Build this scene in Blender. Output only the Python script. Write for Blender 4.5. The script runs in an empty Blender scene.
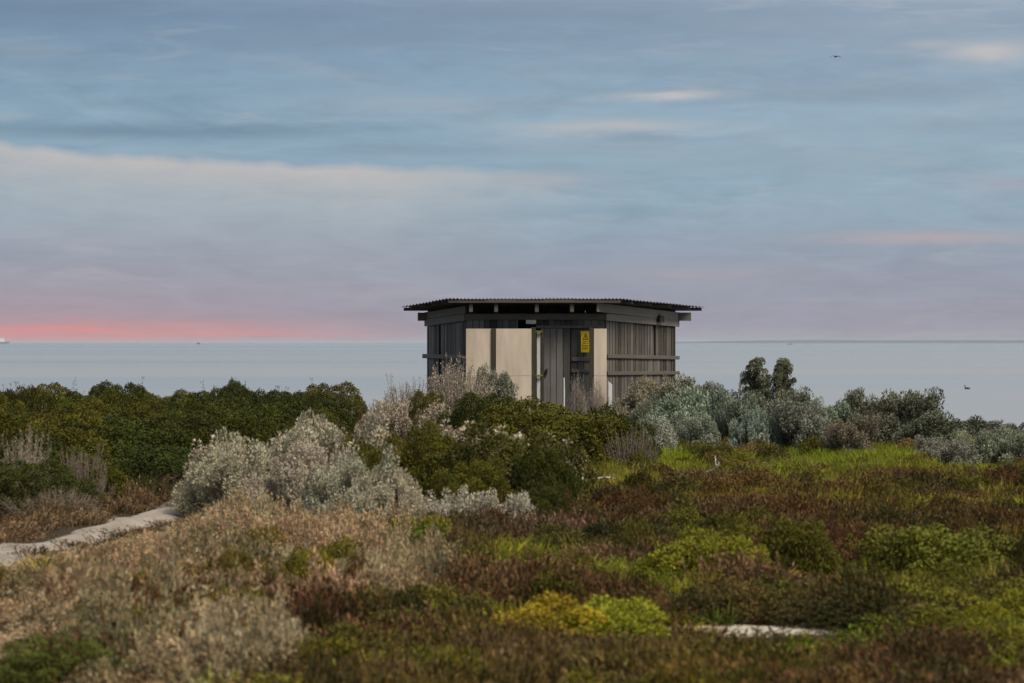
import bpy, math, random
import numpy as np
from mathutils import Vector, Matrix

random.seed(7)
RNG = np.random.default_rng(11)
S = bpy.context.scene
C = S.collection
F = 100.0 / 36.0 * 1024.0          # focal length in picture pixels
EYE = 1.85                          # camera height over the flat ground
SEA = -2.0
R = math.radians

# ------------------------------------------------------------------ basic helpers
def gx(px, d):                      # sideways place of something at distance d
    return (px - 512.0) / F * d
def gd(row):                        # distance at which flat ground meets that row
    return EYE * F / (row - 343.0)

def vnoise(x, y, seed=0):
    x = np.asarray(x, float); y = np.asarray(y, float)
    def h(i, j):
        n = (i * 374761393 + j * 668265263 + seed * 1442695041) & 0xFFFFFFFF
        n = ((n ^ (n >> 13)) * 1274126177) & 0xFFFFFFFF
        return ((n ^ (n >> 16)) & 0xFFFF) / 65535.0
    xi = np.floor(x).astype(np.int64); yi = np.floor(y).astype(np.int64)
    fx = x - xi; fy = y - yi
    fx = fx * fx * (3 - 2 * fx); fy = fy * fy * (3 - 2 * fy)
    return (h(xi, yi) * (1 - fx) + h(xi + 1, yi) * fx) * (1 - fy) + (h(xi, yi + 1) * (1 - fx) + h(xi + 1, yi + 1) * fx) * fy
def fbm(x, y, seed=0, oct=3):
    s = 0; a = .5; t = 0
    for k in range(oct):
        s = s + a * vnoise(np.asarray(x) * 2 ** k, np.asarray(y) * 2 ** k, seed + k * 17); t += a; a *= .5
    return s / t
def sstep(a, b, v):
    t = np.clip((np.asarray(v, float) - a) / (b - a), 0, 1)
    return t * t * (3 - 2 * t)

def edge_of_land(x):                # distance where the ground starts to fall to the beach
    x = np.asarray(x, float)
    e = 63 + 21 * sstep(-5.5, -3.0, x) - 33 * sstep(4.7, 6.6, x)
    return e
def height(x, y):
    x = np.asarray(x, float); y = np.asarray(y, float)
    z = (fbm(x * .35, y * .35, 3) - .5) * .16 + (fbm(x * 1.1 + 9, y * .9, 5) - .5) * .20 * sstep(60, 35, y)
    z = z * (1 - .8 * np.exp(-(((x - 1.3) / 5) ** 2 + ((y - 77.5) / 4) ** 2)))
    z = z * (1 - np.exp(-(((x - 1.41) / 1.3) ** 2 + ((y - 17.9) / 1.6) ** 2) ** 2))      # level salt pan
    e = edge_of_land(x)
    z = z - 3.4 * sstep(0, 26, y - e)
    z = z + .10 * np.exp(-(((x + 3.0) / 1.6) ** 2 + ((y - 17.5) / 3.0) ** 2))      # low dune with the pale saltbush
    return z
def hz(x, y): return float(height(x, y))

def tag(o, label=None, cat=None, group=None, kind=None):
    if label: o['label'] = label
    if cat: o['category'] = cat
    if group: o['group'] = group
    if kind: o['kind'] = kind
    return o
def empty(name, loc, rz=0):
    o = bpy.data.objects.new(name, None); C.objects.link(o)
    o.location = loc; o.rotation_euler = (0, 0, rz); o.empty_display_size = .2
    return o
def mesh_obj(name, me, mat=None, parent=None, link=True):
    o = bpy.data.objects.new(name, me)
    if link: C.objects.link(o)
    if mat is not None and not me.materials: me.materials.append(mat)
    if parent: o.parent = parent
    return o
def copy_tree(o, parent=None):
    c = o.copy(); C.objects.link(c)
    if parent: c.parent = parent
    for ch in list(o.children): copy_tree(ch, c)
    return c

class MB:                           # collects boxes / tubes into one mesh
    def __init__(s): s.v = []; s.f = []
    def add(s, vs, fs):
        n = len(s.v); s.v += [tuple(v) for v in vs]; s.f += [tuple(i + n for i in f) for f in fs]
    def box(s, x0, x1, y0, y1, z0, z1):
        s.add([(x0,y0,z0),(x1,y0,z0),(x1,y1,z0),(x0,y1,z0),(x0,y0,z1),(x1,y0,z1),(x1,y1,z1),(x0,y1,z1)],
              [(0,3,2,1),(4,5,6,7),(0,1,5,4),(1,2,6,5),(2,3,7,6),(3,0,4,7)])
    def beam(s, a, b, w, h, up=(0,0,1)):
        a = Vector(a); b = Vector(b); d = (b - a).normalized(); u = Vector(up)
        r = d.cross(u).normalized(); u = r.cross(d).normalized()
        vs = []
        for p in (a, b):
            for (i, j) in ((-1,-1),(1,-1),(1,1),(-1,1)):
                vs.append(p + r * (i * w / 2) + u * (j * h / 2))
        s.add(vs, [(3,2,1,0),(4,5,6,7),(0,1,5,4),(1,2,6,5),(2,3,7,6),(3,0,4,7)])
    def tube(s, pts, rad, n=6):
        pts = [Vector(p) for p in pts]; vs = []; fs = []
        for i, p in enumerate(pts):
            d = (pts[min(i + 1, len(pts) - 1)] - pts[max(i - 1, 0)]).normalized()
            a = d.orthogonal().normalized(); b = d.cross(a)
            r = rad[i] if isinstance(rad, (list, tuple)) else rad
            for k in range(n):
                t = 2 * math.pi * k / n
                vs.append(p + a * (math.cos(t) * r) + b * (math.sin(t) * r))
        for i in range(len(pts) - 1):
            for k in range(n):
                fs.append((i*n+k, i*n+(k+1)%n, (i+1)*n+(k+1)%n, (i+1)*n+k))
        fs.append(tuple(range(n))[::-1]); fs.append(tuple((len(pts)-1)*n + k for k in range(n)))
        s.add(vs, fs)
    def build(s, name, mat, parent=None, bevel=0, smooth=False):
        me = bpy.data.meshes.new(name); me.from_pydata(s.v, [], s.f); me.update()
        if smooth: me.polygons.foreach_set('use_smooth', [True] * len(me.polygons))
        o = mesh_obj(name, me, mat, parent)
        if bevel:
            m = o.modifiers.new('bevel', 'BEVEL'); m.width = bevel; m.segments = 1
        return o

# ------------------------------------------------------------------ materials
def new_mat(name):
    m = bpy.data.materials.new(name); m.use_nodes = True
    nt = m.node_tree; nt.nodes.clear()
    out = nt.nodes.new('ShaderNodeOutputMaterial')
    return m, nt, out
def N(nt, t, **kw):
    n = nt.nodes.new(t)
    for k, v in kw.items(): setattr(n, k, v)
    return n
def ramp(nt, fac, stops, interp='LINEAR'):
    r = N(nt, 'ShaderNodeValToRGB'); r.color_ramp.interpolation = interp
    e = r.color_ramp.elements
    while len(e) < len(stops): e.new(.5)
    for i, (p, c) in enumerate(stops):
        e[i].position = p; e[i].color = (*c, 1) if len(c) == 3 else c
    nt.links.new(fac, r.inputs[0]); return r.outputs[0]
def mixc(nt, fac, a, b, mode='MIX'):
    m = N(nt, 'ShaderNodeMix', data_type='RGBA', blend_type=mode)
    for sock, v in ((m.inputs[0], fac), (m.inputs[6], a), (m.inputs[7], b)):
        if hasattr(v, 'is_linked') or hasattr(v, 'links'): nt.links.new(v, sock)
        elif isinstance(v, (int, float)): sock.default_value = v
        else: sock.default_value = (*v, 1)
    return m.outputs[2]
def mth(nt, op, a, b=None, c=None, clamp=False):
    m = N(nt, 'ShaderNodeMath', operation=op); m.use_clamp = clamp
    for i, v in enumerate((a, b, c)):
        if v is None: continue
        if isinstance(v, (int, float)): m.inputs[i].default_value = v
        else: nt.links.new(v, m.inputs[i])
    return m.outputs[0]
def noise(nt, vec, scale, detail=4, rough=.55, dist=0):
    n = N(nt, 'ShaderNodeTexNoise'); n.inputs['Scale'].default_value = scale
    n.inputs['Detail'].default_value = detail; n.inputs['Roughness'].default_value = rough
    n.inputs['Distortion'].default_value = dist
    if vec is not None: nt.links.new(vec, n.inputs['Vector'])
    return n.outputs['Fac']
def mapping(nt, vec, scale):
    m = N(nt, 'ShaderNodeMapping'); m.inputs['Scale'].default_value = scale
    nt.links.new(vec, m.inputs['Vector']); return m.outputs[0]
def principled(nt, out, col, rough=.7, spec=.3, bump=None, bumpd=.01):
    p = N(nt, 'ShaderNodeBsdfPrincipled')
    if isinstance(col, tuple): p.inputs['Base Color'].default_value = (*col, 1)
    else: nt.links.new(col, p.inputs['Base Color'])
    if isinstance(rough, (int, float)): p.inputs['Roughness'].default_value = rough
    else: nt.links.new(rough, p.inputs['Roughness'])
    p.inputs['Specular IOR Level'].default_value = spec
    if bump is not None:
        b = N(nt, 'ShaderNodeBump'); b.inputs['Distance'].default_value = bumpd
        nt.links.new(bump, b.inputs['Height']); nt.links.new(b.outputs[0], p.inputs['Normal'])
    nt.links.new(p.outputs[0], out.inputs[0]); return p

def wood(name, dark, light, grain=(9, 9, .7), lichen=0.0, islands=.5):
    m, nt, out = new_mat(name)
    tc = N(nt, 'ShaderNodeTexCoord').outputs['Object']
    g = noise(nt, mapping(nt, tc, grain), 3.0, 5, .65, .3)
    w = noise(nt, tc, 1.3, 4, .6)
    geo = N(nt, 'ShaderNodeNewGeometry')
    f = mth(nt, 'MULTIPLY_ADD', geo.outputs['Random Per Island'], islands, mth(nt, 'MULTIPLY_ADD', g, .75, mth(nt, 'MULTIPLY_ADD', w, .4, -.35 - islands / 2)), True)
    col = ramp(nt, f, [(0, dark), (.55, tuple((a + b) / 2 for a, b in zip(dark, light))), (1, light)])
    if lichen:
        l = noise(nt, mapping(nt, tc, (1.6, 1.6, .5)), 2.2, 5, .7)
        lf = mth(nt, 'MULTIPLY', mth(nt, 'SUBTRACT', l, .56, None), 7, None, True)
        col = mixc(nt, mth(nt, 'MULTIPLY', lf, lichen), col, (.10, .13, .045))
    principled(nt, out, col, .85, .2, g, .004)
    return m

M = {}
M['wall_front'] = wood('weathered_boards_front', (.032, .031, .030), (.25, .24, .225), (22, 22, .6), .15, .7)
M['wall_left'] = wood('weathered_boards_shaded', (.032, .031, .031), (.22, .21, .20), (22, 22, .6), .15, .6)  # darker copy of the boards: the left wall's shade is in its colour
M['wall_right'] = wood('weathered_boards_brown', (.036, .032, .029), (.25, .222, .195), (16, 16, .5), .5, .45)
M['beam'] = wood('sunlit_grey_beam', (.11, .095, .08), (.40, .345, .285), (1.5, 14, 14), .2, .4)  # paler copy: sunlight on the right-hand beams is put into the timber colour
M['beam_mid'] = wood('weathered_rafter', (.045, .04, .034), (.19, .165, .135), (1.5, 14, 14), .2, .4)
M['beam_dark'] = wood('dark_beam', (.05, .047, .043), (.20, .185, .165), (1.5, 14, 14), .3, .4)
M['post'] = wood('dark_post', (.028, .023, .018), (.095, .08, .055), (14, 14, .9), .8, .3)

def simple(name, c0, c1, scale=3, rough=.7, spec=.3, bumpd=.003, aniso=(1, 1, 1)):
    m, nt, out = new_mat(name)
    tc = N(nt, 'ShaderNodeTexCoord').outputs['Object']
    n = noise(nt, mapping(nt, tc, aniso), scale, 6, .6)
    principled(nt, out, ramp(nt, n, [(.3, c0), (.7, c1)]), rough, spec, n, bumpd); return m
M['panel'] = simple('fibre_cement_panel', (.43, .365, .285), (.62, .535, .43), 1.5, .8, .2, .003, (2.2, 2.2, .45))
M['batten'] = simple('panel_batten', (.47, .375, .27), (.53, .42, .31), 3, .8, .2)
M['white_paint'] = simple('chalky_white_paint', (.50, .52, .49), (.68, .70, .66), 5, .7, .3, .002, (3, 3, .8))
M['pale_post'] = simple('pale_pvc', (.42, .45, .42), (.56, .59, .55), 5, .6, .3, .002, (3, 3, .6))
M['iron'] = simple('corrugated_iron', (.035, .034, .034), (.09, .085, .08), 2.5, .6, .4, .001, (1, .4, 1))
M['black'] = simple('black_fitting', (.012, .012, .013), (.03, .03, .03), 8, .6, .3)
M['moss'] = simple('moss', (.10, .12, .02), (.19, .19, .04), 30, .95, .1, .01)
M['yellow'] = simple('sign_yellow', (.68, .46, .004), (.78, .54, .01), 6, .5, .4, .0005)
M['sign_black'] = simple('sign_ink', (.02, .018, .012), (.04, .035, .02), 8, .6, .3, .0003)
M['driftwood'] = simple('bleached_driftwood', (.33, .29, .26), (.62, .56, .51), 14, .85, .2, .004)
M['concrete'] = simple('slab', (.25, .24, .22), (.33, .32, .29), 5, .9, .2)
M['stem'] = simple('woody_stem', (.12, .095, .075), (.25, .21, .17), 12, .9, .15)
M['stem_dark'] = simple('dark_stem', (.045, .035, .025), (.10, .08, .06), 12, .9, .15)
M['bird'] = simple('dark_plumage', (.012, .012, .014), (.035, .034, .035), 30, .7, .3)
M['hull_grey'] = simple('ship_grey', (.22, .25, .27), (.30, .33, .35), .2, .6, .3)
M['ship_white'] = simple('ship_white', (.66, .68, .68), (.76, .77, .77), .3, .6, .3)
M['hull_dark'] = simple('boat_dark', (.035, .05, .065), (.06, .075, .09), 1, .6, .3)

def leaf_mat(name, source, lo=.65, hi=1.4, trans=.22, warm=(1, 1, 1), rough=.7):
    """source: 'obj' takes the object's colour, 'inst' the plant's own tint; each leaf varies a little"""
    m, nt, out = new_mat(name)
    if source == 'obj': base = N(nt, 'ShaderNodeObjectInfo').outputs['Color']
    else:
        a = N(nt, 'ShaderNodeAttribute', attribute_type='INSTANCER', attribute_name='tint'); base = a.outputs['Color']
    v = N(nt, 'ShaderNodeAttribute', attribute_name='leafvar')
    sep = N(nt, 'ShaderNodeSeparateColor'); nt.links.new(v.outputs['Color'], sep.inputs[0])
    k = mth(nt, 'MULTIPLY_ADD', sep.outputs[0], hi - lo, lo)
    kk = N(nt, 'ShaderNodeCombineColor')
    for i in range(3): nt.links.new(k, kk.inputs[i])
    col = mixc(nt, 1.0, base, kk.outputs[0], 'MULTIPLY')
    col = mixc(nt, sep.outputs[1], col, mixc(nt, 1.0, col, warm, 'MULTIPLY'))
    d = N(nt, 'ShaderNodeBsdfPrincipled'); d.inputs['Roughness'].default_value = rough
    d.inputs['Specular IOR Level'].default_value = .18
    nt.links.new(col, d.inputs['Base Color'])
    if trans:
        t = N(nt, 'ShaderNodeBsdfTranslucent'); nt.links.new(col, t.inputs[0])
        mx = N(nt, 'ShaderNodeMixShader'); mx.inputs[0].default_value = trans
        nt.links.new(d.outputs[0], mx.inputs[1]); nt.links.new(t.outputs[0], mx.inputs[2])
        nt.links.new(mx.outputs[0], out.inputs[0])
    else: nt.links.new(d.outputs[0], out.inputs[0])
    return m
M['leaf_bush'] = leaf_mat('green_shrub_leaf', 'obj', .62, 1.45, .06, (1.25, 1.08, .75))
M['leaf_salt'] = leaf_mat('saltbush_leaf', 'obj', .5, 1.3, .12, (1.1, .98, .82))
M['leaf_cover'] = leaf_mat('ground_cover_leaf', 'inst', .42, 1.6, .15, (1.25, .98, .72))

# ------------------------------------------------------------------ leaf geometry
def unit(v): return v / (np.linalg.norm(v, axis=1, keepdims=True) + 1e-9)
class Leaves:
    def __init__(s, seed): s.q = []; s.var = []; s.r = np.random.default_rng(seed)
    def put(s, P, D, L, W, var=None, face=None):
        n = len(P); r = s.r
        D = unit(D); side = unit(np.cross(D, unit(r.normal(size=(n, 3))) if face is None else unit(face + r.normal(size=(n, 3)) * .42)))
        L = np.broadcast_to(L, n)[:, None]; W = np.broadcast_to(W, n)[:, None]
        nrm = np.cross(D, side)
        mid = P + D * L * .5 + nrm * L * .08
        q = np.stack([P, mid - side * W * .5, P + D * L, mid + side * W * .5], 1)
        s.q.append(q)
        v = np.zeros((n, 4)); v[:, 0] = r.random(n) if var is None else np.clip(var, 0, 1); v[:, 1] = r.random(n) ** 2; v[:, 3] = 1
        s.var.append(v)
    def blades(s, P, D, L, W, bend=.3):
        n = len(P); r = s.r; D = unit(D); side = unit(np.cross(D, unit(r.normal(size=(n, 3)))))
        L = np.broadcast_to(L, n)[:, None]; W = np.broadcast_to(W, n)[:, None]
        out = D.copy(); out[:, 2] = 0
        p1 = P + D * L * .55; p2 = p1 + unit(D + out * bend * 2 - np.array([0, 0, bend * .6])) * L * .45
        v = np.zeros((n, 4)); v[:, 0] = r.random(n); v[:, 1] = r.random(n) ** 2; v[:, 3] = 1
        s.q.append(np.stack([P - side * W * .5, P + side * W * .5, p1 + side * W * .4, p1 - side * W * .4], 1))
        s.q.append(np.stack([p1 - side * W * .4, p1 + side * W * .4, p2 + side * W * .08, p2 - side * W * .08], 1))
        s.var += [v, v]
    def fit(s):                      # bring the plant to radius 1 and height 1
        q = np.concatenate(s.q).reshape(-1, 3)
        k = np.array([1 / np.percentile(np.hypot(q[:, 0], q[:, 1]), 97)] * 2 + [1 / np.percentile(q[:, 2], 99.3)])
        s.q = [a * k for a in s.q]; return k
    def mesh(s, name, mat):
        q = np.concatenate(s.q); n = len(q); var = np.concatenate(s.var)
        me = bpy.data.meshes.new(name)
        me.vertices.add(n * 4); me.vertices.foreach_set('co', q.reshape(-1).astype(np.float32))
        me.loops.add(n * 4); me.loops.foreach_set('vertex_index', np.arange(n * 4, dtype=np.int32))
        me.polygons.add(n); me.polygons.foreach_set('loop_start', np.arange(0, n * 4, 4, dtype=np.int32))
        a = me.attributes.new('leafvar', 'FLOAT_COLOR', 'FACE'); a.data.foreach_set('color', var.reshape(-1).astype(np.float32))
        me.update(); me.validate(); me.materials.append(mat); return me

def hemi(r, n, zmin=0.0):
    z = r.uniform(zmin, 1, n); t = r.uniform(0, 2 * math.pi, n); q = np.sqrt(1 - z * z)
    return np.stack([q * np.cos(t), q * np.sin(t), z], 1)

def puffy_bush(seed, npuff=170, leaf=.029, perp=400, sep=.960, pmin=.095, pmax=.16):
    """dense rounded shrub, radius 1, height 1: leafy puffs heaped on a lobed dome"""
    L = Leaves(seed); r = L.r
    cand = hemi(r, 1600, .0); d = []
    for c0 in cand:
        if all(np.dot(c0, q) < sep for q in d): d.append(c0)
    d = np.array(d[:npuff]); npuff = len(d)
    lob = np.zeros(npuff)
    for k in range(6):
        c = hemi(r, 1, .1)[0]; lob += .30 * np.exp(-((d - c) ** 2).sum(1) / .085)
    rad = np.minimum(.60 + lob, .92) * r.uniform(.84, 1.10, npuff); rad = np.where(d[:, 2] > .62, np.minimum(rad, .80), rad)
    c = d * rad[:, None]; c[:, 2] = .06 + c[:, 2] * .96
    pr = r.uniform(pmin, pmax, npuff)
    for i in range(npuff):
        n = int(perp * (pr[i] / (pmin * .6 + pmax * .4)) ** 2)
        out_ = unit((d[i] * .8 + np.array([0, 0, .65]))[None])[0]
        dd = unit(unit(r.normal(size=(n, 3))) + out_ * .62)
        bump = 1 + .22 * np.sin(dd[:, 0] * 9 + i) * np.sin(dd[:, 1] * 9 + 2 * i) * np.sin(dd[:, 2] * 8)
        sh = ((1 - .38 * r.random(n) ** 2) * bump)[:, None]
        P = c[i] + dd * sh * pr[i]
        L.put(P, unit(np.cross(dd, r.normal(size=(n, 3)))) * .8 + dd * .7 + np.array([0, 0, .2]), leaf * r.uniform(.7, 1.35, n), leaf * .58, r.uniform(0, 1) * .62 + r.random(n) * .38, dd)
    n = 6500 if npuff > 60 else 700
    P = c[r.integers(0, npuff, n)] * (r.random(n) ** .35)[:, None] * .97 + r.normal(size=(n, 3)) * .045; P[:, 2] = np.abs(P[:, 2])
    L.put(P, r.normal(size=(n, 3)) + [0, 0, .4], leaf * 1.5, leaf * .8)
    # sprigs breaking the outline
    n = 14; dd = hemi(r, n, .1); base = dd * (.70 + .2 * r.random(n))[:, None]
    for i in range(n):
        m = 14; t = r.random(m)
        dirn = unit((dd[i] + [0, 0, .8])[None])[0]
        P = base[i] + dirn * t[:, None] * .14 + r.normal(size=(m, 3)) * .012
        L.put(P, dirn + r.normal(size=(m, 3)) * .6, leaf, leaf * .4)
    L.fit(); return L

def plume_bush(seed, nplume=120, leaf=.032, per=85, plume_len=.30, plume_rad=.05, up=.55, spread=1.0, wid=.5, lie=False, fit=True, clusters=0):
    """upright twiggy saltbush, radius 1, height 1; returns leaves and stems"""
    L = Leaves(seed); r = L.r; st = MB()
    d = hemi(r, nplume, .12)
    lob = np.zeros(nplume)
    for k in range(5):
        c = hemi(r, 1, .2)[0]; lob += .22 * np.exp(-((d - c) ** 2).sum(1) / .12)
    rad = (.70 + lob) * r.uniform(.72, 1.08, nplume)
    if clusters:
        cd = hemi(r, clusters, .1); cr = r.uniform(.76, 1.08, clusters); cr = np.where(cd[:, 2] > .75, np.minimum(cr, .84), cr); w = r.integers(0, clusters, nplume)
        d = unit(cd[w] + r.normal(size=(nplume, 3)) * .10); d[:, 2] = np.abs(d[:, 2])
        rad = np.minimum(.66 + lob[w % len(lob)] * .8, .86) * cr[w] * r.uniform(.86, 1.05, nplume)
    tip = d * rad[:, None]; tip[:, :2] *= spread; tip[:, 2] = .12 + tip[:, 2] * .86
    for i in range(nplume):
        base = np.array([d[i, 0] * .3 * r.random(), d[i, 1] * .3 * r.random(), 0.0])
        axis = unit((unit((tip[i] - base)[None])[0] * (1 - up) + np.array([0, 0, up]) + r.normal(size=3) * .10)[None])[0]
        pl = plume_len * r.uniform(.6, 1.3)
        b = tip[i] - axis * pl
        st.tube([base, base * .5 + b * .5 + r.normal(size=3) * .02, b, tip[i]], [.011, .008, .006, .003], 3)
        n = int(per * pl / plume_len)
        t = r.random(n)
        rr = plume_rad * np.sqrt(np.clip(1 - (1.9 * t - .95) ** 2, .05, 1)) * (.45 + .55 * np.sqrt(r.random(n))); a = r.uniform(0, 2 * math.pi, n)
        o1 = unit(np.cross(axis, [1, .2, .1])[None])[0]; o2 = np.cross(axis, o1)
        off = o1 * np.cos(a)[:, None] + o2 * np.sin(a)[:, None]
        P = b + axis * (t * pl)[:, None] + off * rr[:, None]
        out_ = off * rr[:, None] / plume_rad + axis * (1.8 * t - .7)[:, None]
        L.put(P, axis * .7 + off * .8 + r.normal(size=(n, 3)) * .45, leaf * r.uniform(.7, 1.3, n), leaf * wid, r.uniform(0, 1) * .5 + r.random(n) * .5, (out_ + axis * .3) if lie else None)
        k = 8
        t = r.random(k)
        P = base + (b - base) * (.3 + .7 * t)[:, None] + r.normal(size=(k, 3)) * .025
        L.put(P, axis + r.normal(size=(k, 3)), leaf, leaf * wid)
    if fit:
        k = L.fit(); st.v = [tuple(np.array(v) * k) for v in st.v]
    return L, st

# ------------------------------------------------------------------ camera and light
cam = bpy.data.cameras.new('camera'); co = bpy.data.objects.new('camera', cam); C.objects.link(co)
co.location = (0, 0, EYE); co.rotation_euler = (R(90) + 1.2 / F, 0, 0)
cam.lens = 100; cam.sensor_width = 36; cam.clip_start = .1; cam.clip_end = 120000
cam.dof.use_dof = True; cam.dof.focus_distance = 76; cam.dof.aperture_fstop = 4.2
S.camera = co

SUN_AZ, SUN_EL = 130.0, 52.0        # compass-style: clockwise from +Y; behind the camera to the right
sun = bpy.data.lights.new('sun', 'SUN'); so = bpy.data.objects.new('sun', sun); C.objects.link(so)
sun.energy = 4.7; sun.angle = R(22); sun.color = (1.0, .89, .74)
a, e = R(SUN_AZ), R(SUN_EL)
sd = Vector((math.sin(a) * math.cos(e), math.cos(a) * math.cos(e), math.sin(e)))
so.rotation_euler = sd.to_track_quat('Z', 'Y').to_euler(); so.location = (20, -20, 30)

W = bpy.data.worlds.new('World'); S.world = W; W.use_nodes = True
nt = W.node_tree; nt.nodes.clear()
wo = N(nt, 'ShaderNodeOutputWorld'); bg = N(nt, 'ShaderNodeBackground'); bg.inputs[1].default_value = .1
nt.links.new(bg.outputs[0], wo.inputs[0])
sky = N(nt, 'ShaderNodeTexSky', sky_type='NISHITA'); sky.sun_disc = False
sky.sun_elevation = R(SUN_EL); sky.sun_rotation = R(SUN_AZ)
gen = N(nt, 'ShaderNodeTexCoord').outputs['Generated']
sx = N(nt, 'ShaderNodeSeparateXYZ'); nt.links.new(gen, sx.inputs[0])
DEG = 57.29578
az = mth(nt, 'MULTIPLY', mth(nt, 'ARCTAN2', sx.outputs[0], sx.outputs[1]), DEG)
el = mth(nt, 'MULTIPLY', mth(nt, 'ARCSINE', mth(nt, 'MAXIMUM', sx.outputs[2], 0)), DEG)
def vec(x, y, z=0.0):
    c = N(nt, 'ShaderNodeCombineXYZ')
    for i, v in enumerate((x, y, z)):
        if isinstance(v, (int, float)): c.inputs[i].default_value = v
        else: nt.links.new(v, c.inputs[i])
    return c.outputs[0]
# layered stratus: long streaks, a little tilted
aw = mth(nt, 'MULTIPLY', az, .20); ew = mth(nt, 'MULTIPLY_ADD', el, 1.05, mth(nt, 'MULTIPLY', az, .03))
n1 = noise(nt, vec(aw, ew, 2.3), 1.0, 6, .58, .5)
n2 = noise(nt, vec(mth(nt, 'MULTIPLY', az, .65), mth(nt, 'MULTIPLY', el, 2.9), 7.1), 1.0, 5, .6, .6)
n3 = noise(nt, vec(mth(nt, 'MULTIPLY', az, .07), mth(nt, 'MULTIPLY', el, .42), 4.4), 1.0, 3, .5, .2)
def srgb(r, g, b):
    f = lambda c: (c / 255 / 12.92) if c <= 10 else ((c / 255 + .055) / 1.055) ** 2.4
    return (f(r), f(g), f(b))
# elevation 0..90 deg on a square-root scale, so that the low sky has room
es = mth(nt, 'POWER', mth(nt, 'DIVIDE', el, 90.0), .5)
def pos(deg): return math.sqrt(deg / 90.0)
col = ramp(nt, es, [(0.0, srgb(160, 154, 167)), (pos(.7), srgb(152, 151, 168)), (pos(1.7), srgb(145, 155, 173)), (pos(2.8), srgb(141, 166, 184)),
                    (pos(4.4), srgb(138, 166, 186)), (pos(6.6), srgb(106, 134, 162)), (pos(9.0), srgb(170, 188, 204)),
                    (pos(16), (.70, .77, .84)), (pos(40), (.52, .57, .64)), (1.0, (.50, .54, .6))])
low = mth(nt, 'SUBTRACT', 1.0, mth(nt, 'MULTIPLY', mth(nt, 'SUBTRACT', el, 8.0), .12, None, True), None, True)
# dark blue-grey streaks and pale streaks
dk = mth(nt, 'MULTIPLY', mth(nt, 'SUBTRACT', .50, n1), 4.2, None, True)
hi_sky = mth(nt, 'MULTIPLY', mth(nt, 'SUBTRACT', el, 1.4), .45, None, True)
col = mixc(nt, mth(nt, 'MULTIPLY', mth(nt, 'MULTIPLY', dk, .62), hi_sky), col, srgb(101, 130, 154))
lt = mth(nt, 'MULTIPLY', mth(nt, 'SUBTRACT', n1, .54), 4.0, None, True)
col = mixc(nt, mth(nt, 'MULTIPLY', mth(nt, 'MULTIPLY', lt, .38), low), col, srgb(166, 170, 182))
fine = mth(nt, 'MULTIPLY', mth(nt, 'SUBTRACT', n2, .5), .36)
v = N(nt, 'ShaderNodeCombineColor'); f1 = mth(nt, 'ADD', 1.0, fine)
for i in range(3): nt.links.new(f1, v.inputs[i])
col = mixc(nt, 1.0, col, v.outputs[0], 'MULTIPLY')
n4 = noise(nt, vec(mth(nt, 'MULTIPLY', az, .30), mth(nt, 'MULTIPLY_ADD', el, 2.3, mth(nt, 'MULTIPLY', az, -.05)), 12.6), 1.0, 6, .62, .9)
wsp = mth(nt, 'MULTIPLY', mth(nt, 'SUBTRACT', n4, .55), 5.0, None, True)
col = mixc(nt, mth(nt, 'MULTIPLY', mth(nt, 'MULTIPLY', wsp, .30), low), col, srgb(186, 184, 188))
wsd = mth(nt, 'MULTIPLY', mth(nt, 'SUBTRACT', .43, n4), 5.0, None, True)
col = mixc(nt, mth(nt, 'MULTIPLY', mth(nt, 'MULTIPLY', wsd, .35), hi_sky), col, srgb(104, 134, 160))
def gauss(ca, ce, wa, we, warp=.25):
    x = mth(nt, 'DIVIDE', mth(nt, 'SUBTRACT', az, ca), wa)
    y = mth(nt, 'DIVIDE', mth(nt, 'ADD', mth(nt, 'SUBTRACT', el, ce), mth(nt, 'MULTIPLY', mth(nt, 'SUBTRACT', n2, .5), warp)), we)
    s = mth(nt, 'ADD', mth(nt, 'MULTIPLY', x, x), mth(nt, 'MULTIPLY', y, y))
    return mth(nt, 'EXPONENT', mth(nt, 'MULTIPLY', s, -1.0))
def A(px): return (px - 512) / F * DEG
def E(row): return (343 - row) / F * DEG
# wisps with their own place in the sky
for (px, row, wpx, hrow, c, k) in [
        (672, 97, 46, 4, (200, 192, 188), .75), (610, 128, 90, 7, (184, 182, 184), .7), (545, 182, 60, 10, (176, 174, 180), .45),
        (985, 57, 40, 11, (192, 184, 182), .75), (925, 50, 26, 5, (170, 172, 178), .5), (930, 240, 110, 7, (184, 164, 168), .65),
        (1000, 186, 50, 9, (165, 160, 172), .5), (700, 275, 110, 10, (166, 158, 168), .45), (420, 105, 90, 9, (158, 168, 180), .45),
        (30, 55, 60, 8, (146, 156, 168), .45), (60, 12, 130, 10, (98, 122, 148), .6), (480, 12, 150, 9, (104, 126, 152), .6),
        (130, 133, 200, 9, (97, 126, 151), .75), (330, 40, 180, 10, (112, 134, 158), .5), (640, 140, 60, 5, (122, 142, 163), .6),
        (560, 104, 60, 4, (122, 144, 165), .5), (900, 96, 130, 10, (120, 142, 163), .6), (960, 130, 80, 8, (124, 146, 165), .5),
        (800, 30, 110, 10, (120, 140, 162), .5), (800, 160, 200, 14, (135, 158, 174), .6), (420, 150, 120, 8, (112, 138, 160), .5)]:
    g = gauss(A(px), E(row), wpx / F * DEG, hrow / F * DEG, .28)
    col = mixc(nt, mth(nt, 'MULTIPLY', g, k), col, srgb(*c))
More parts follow.
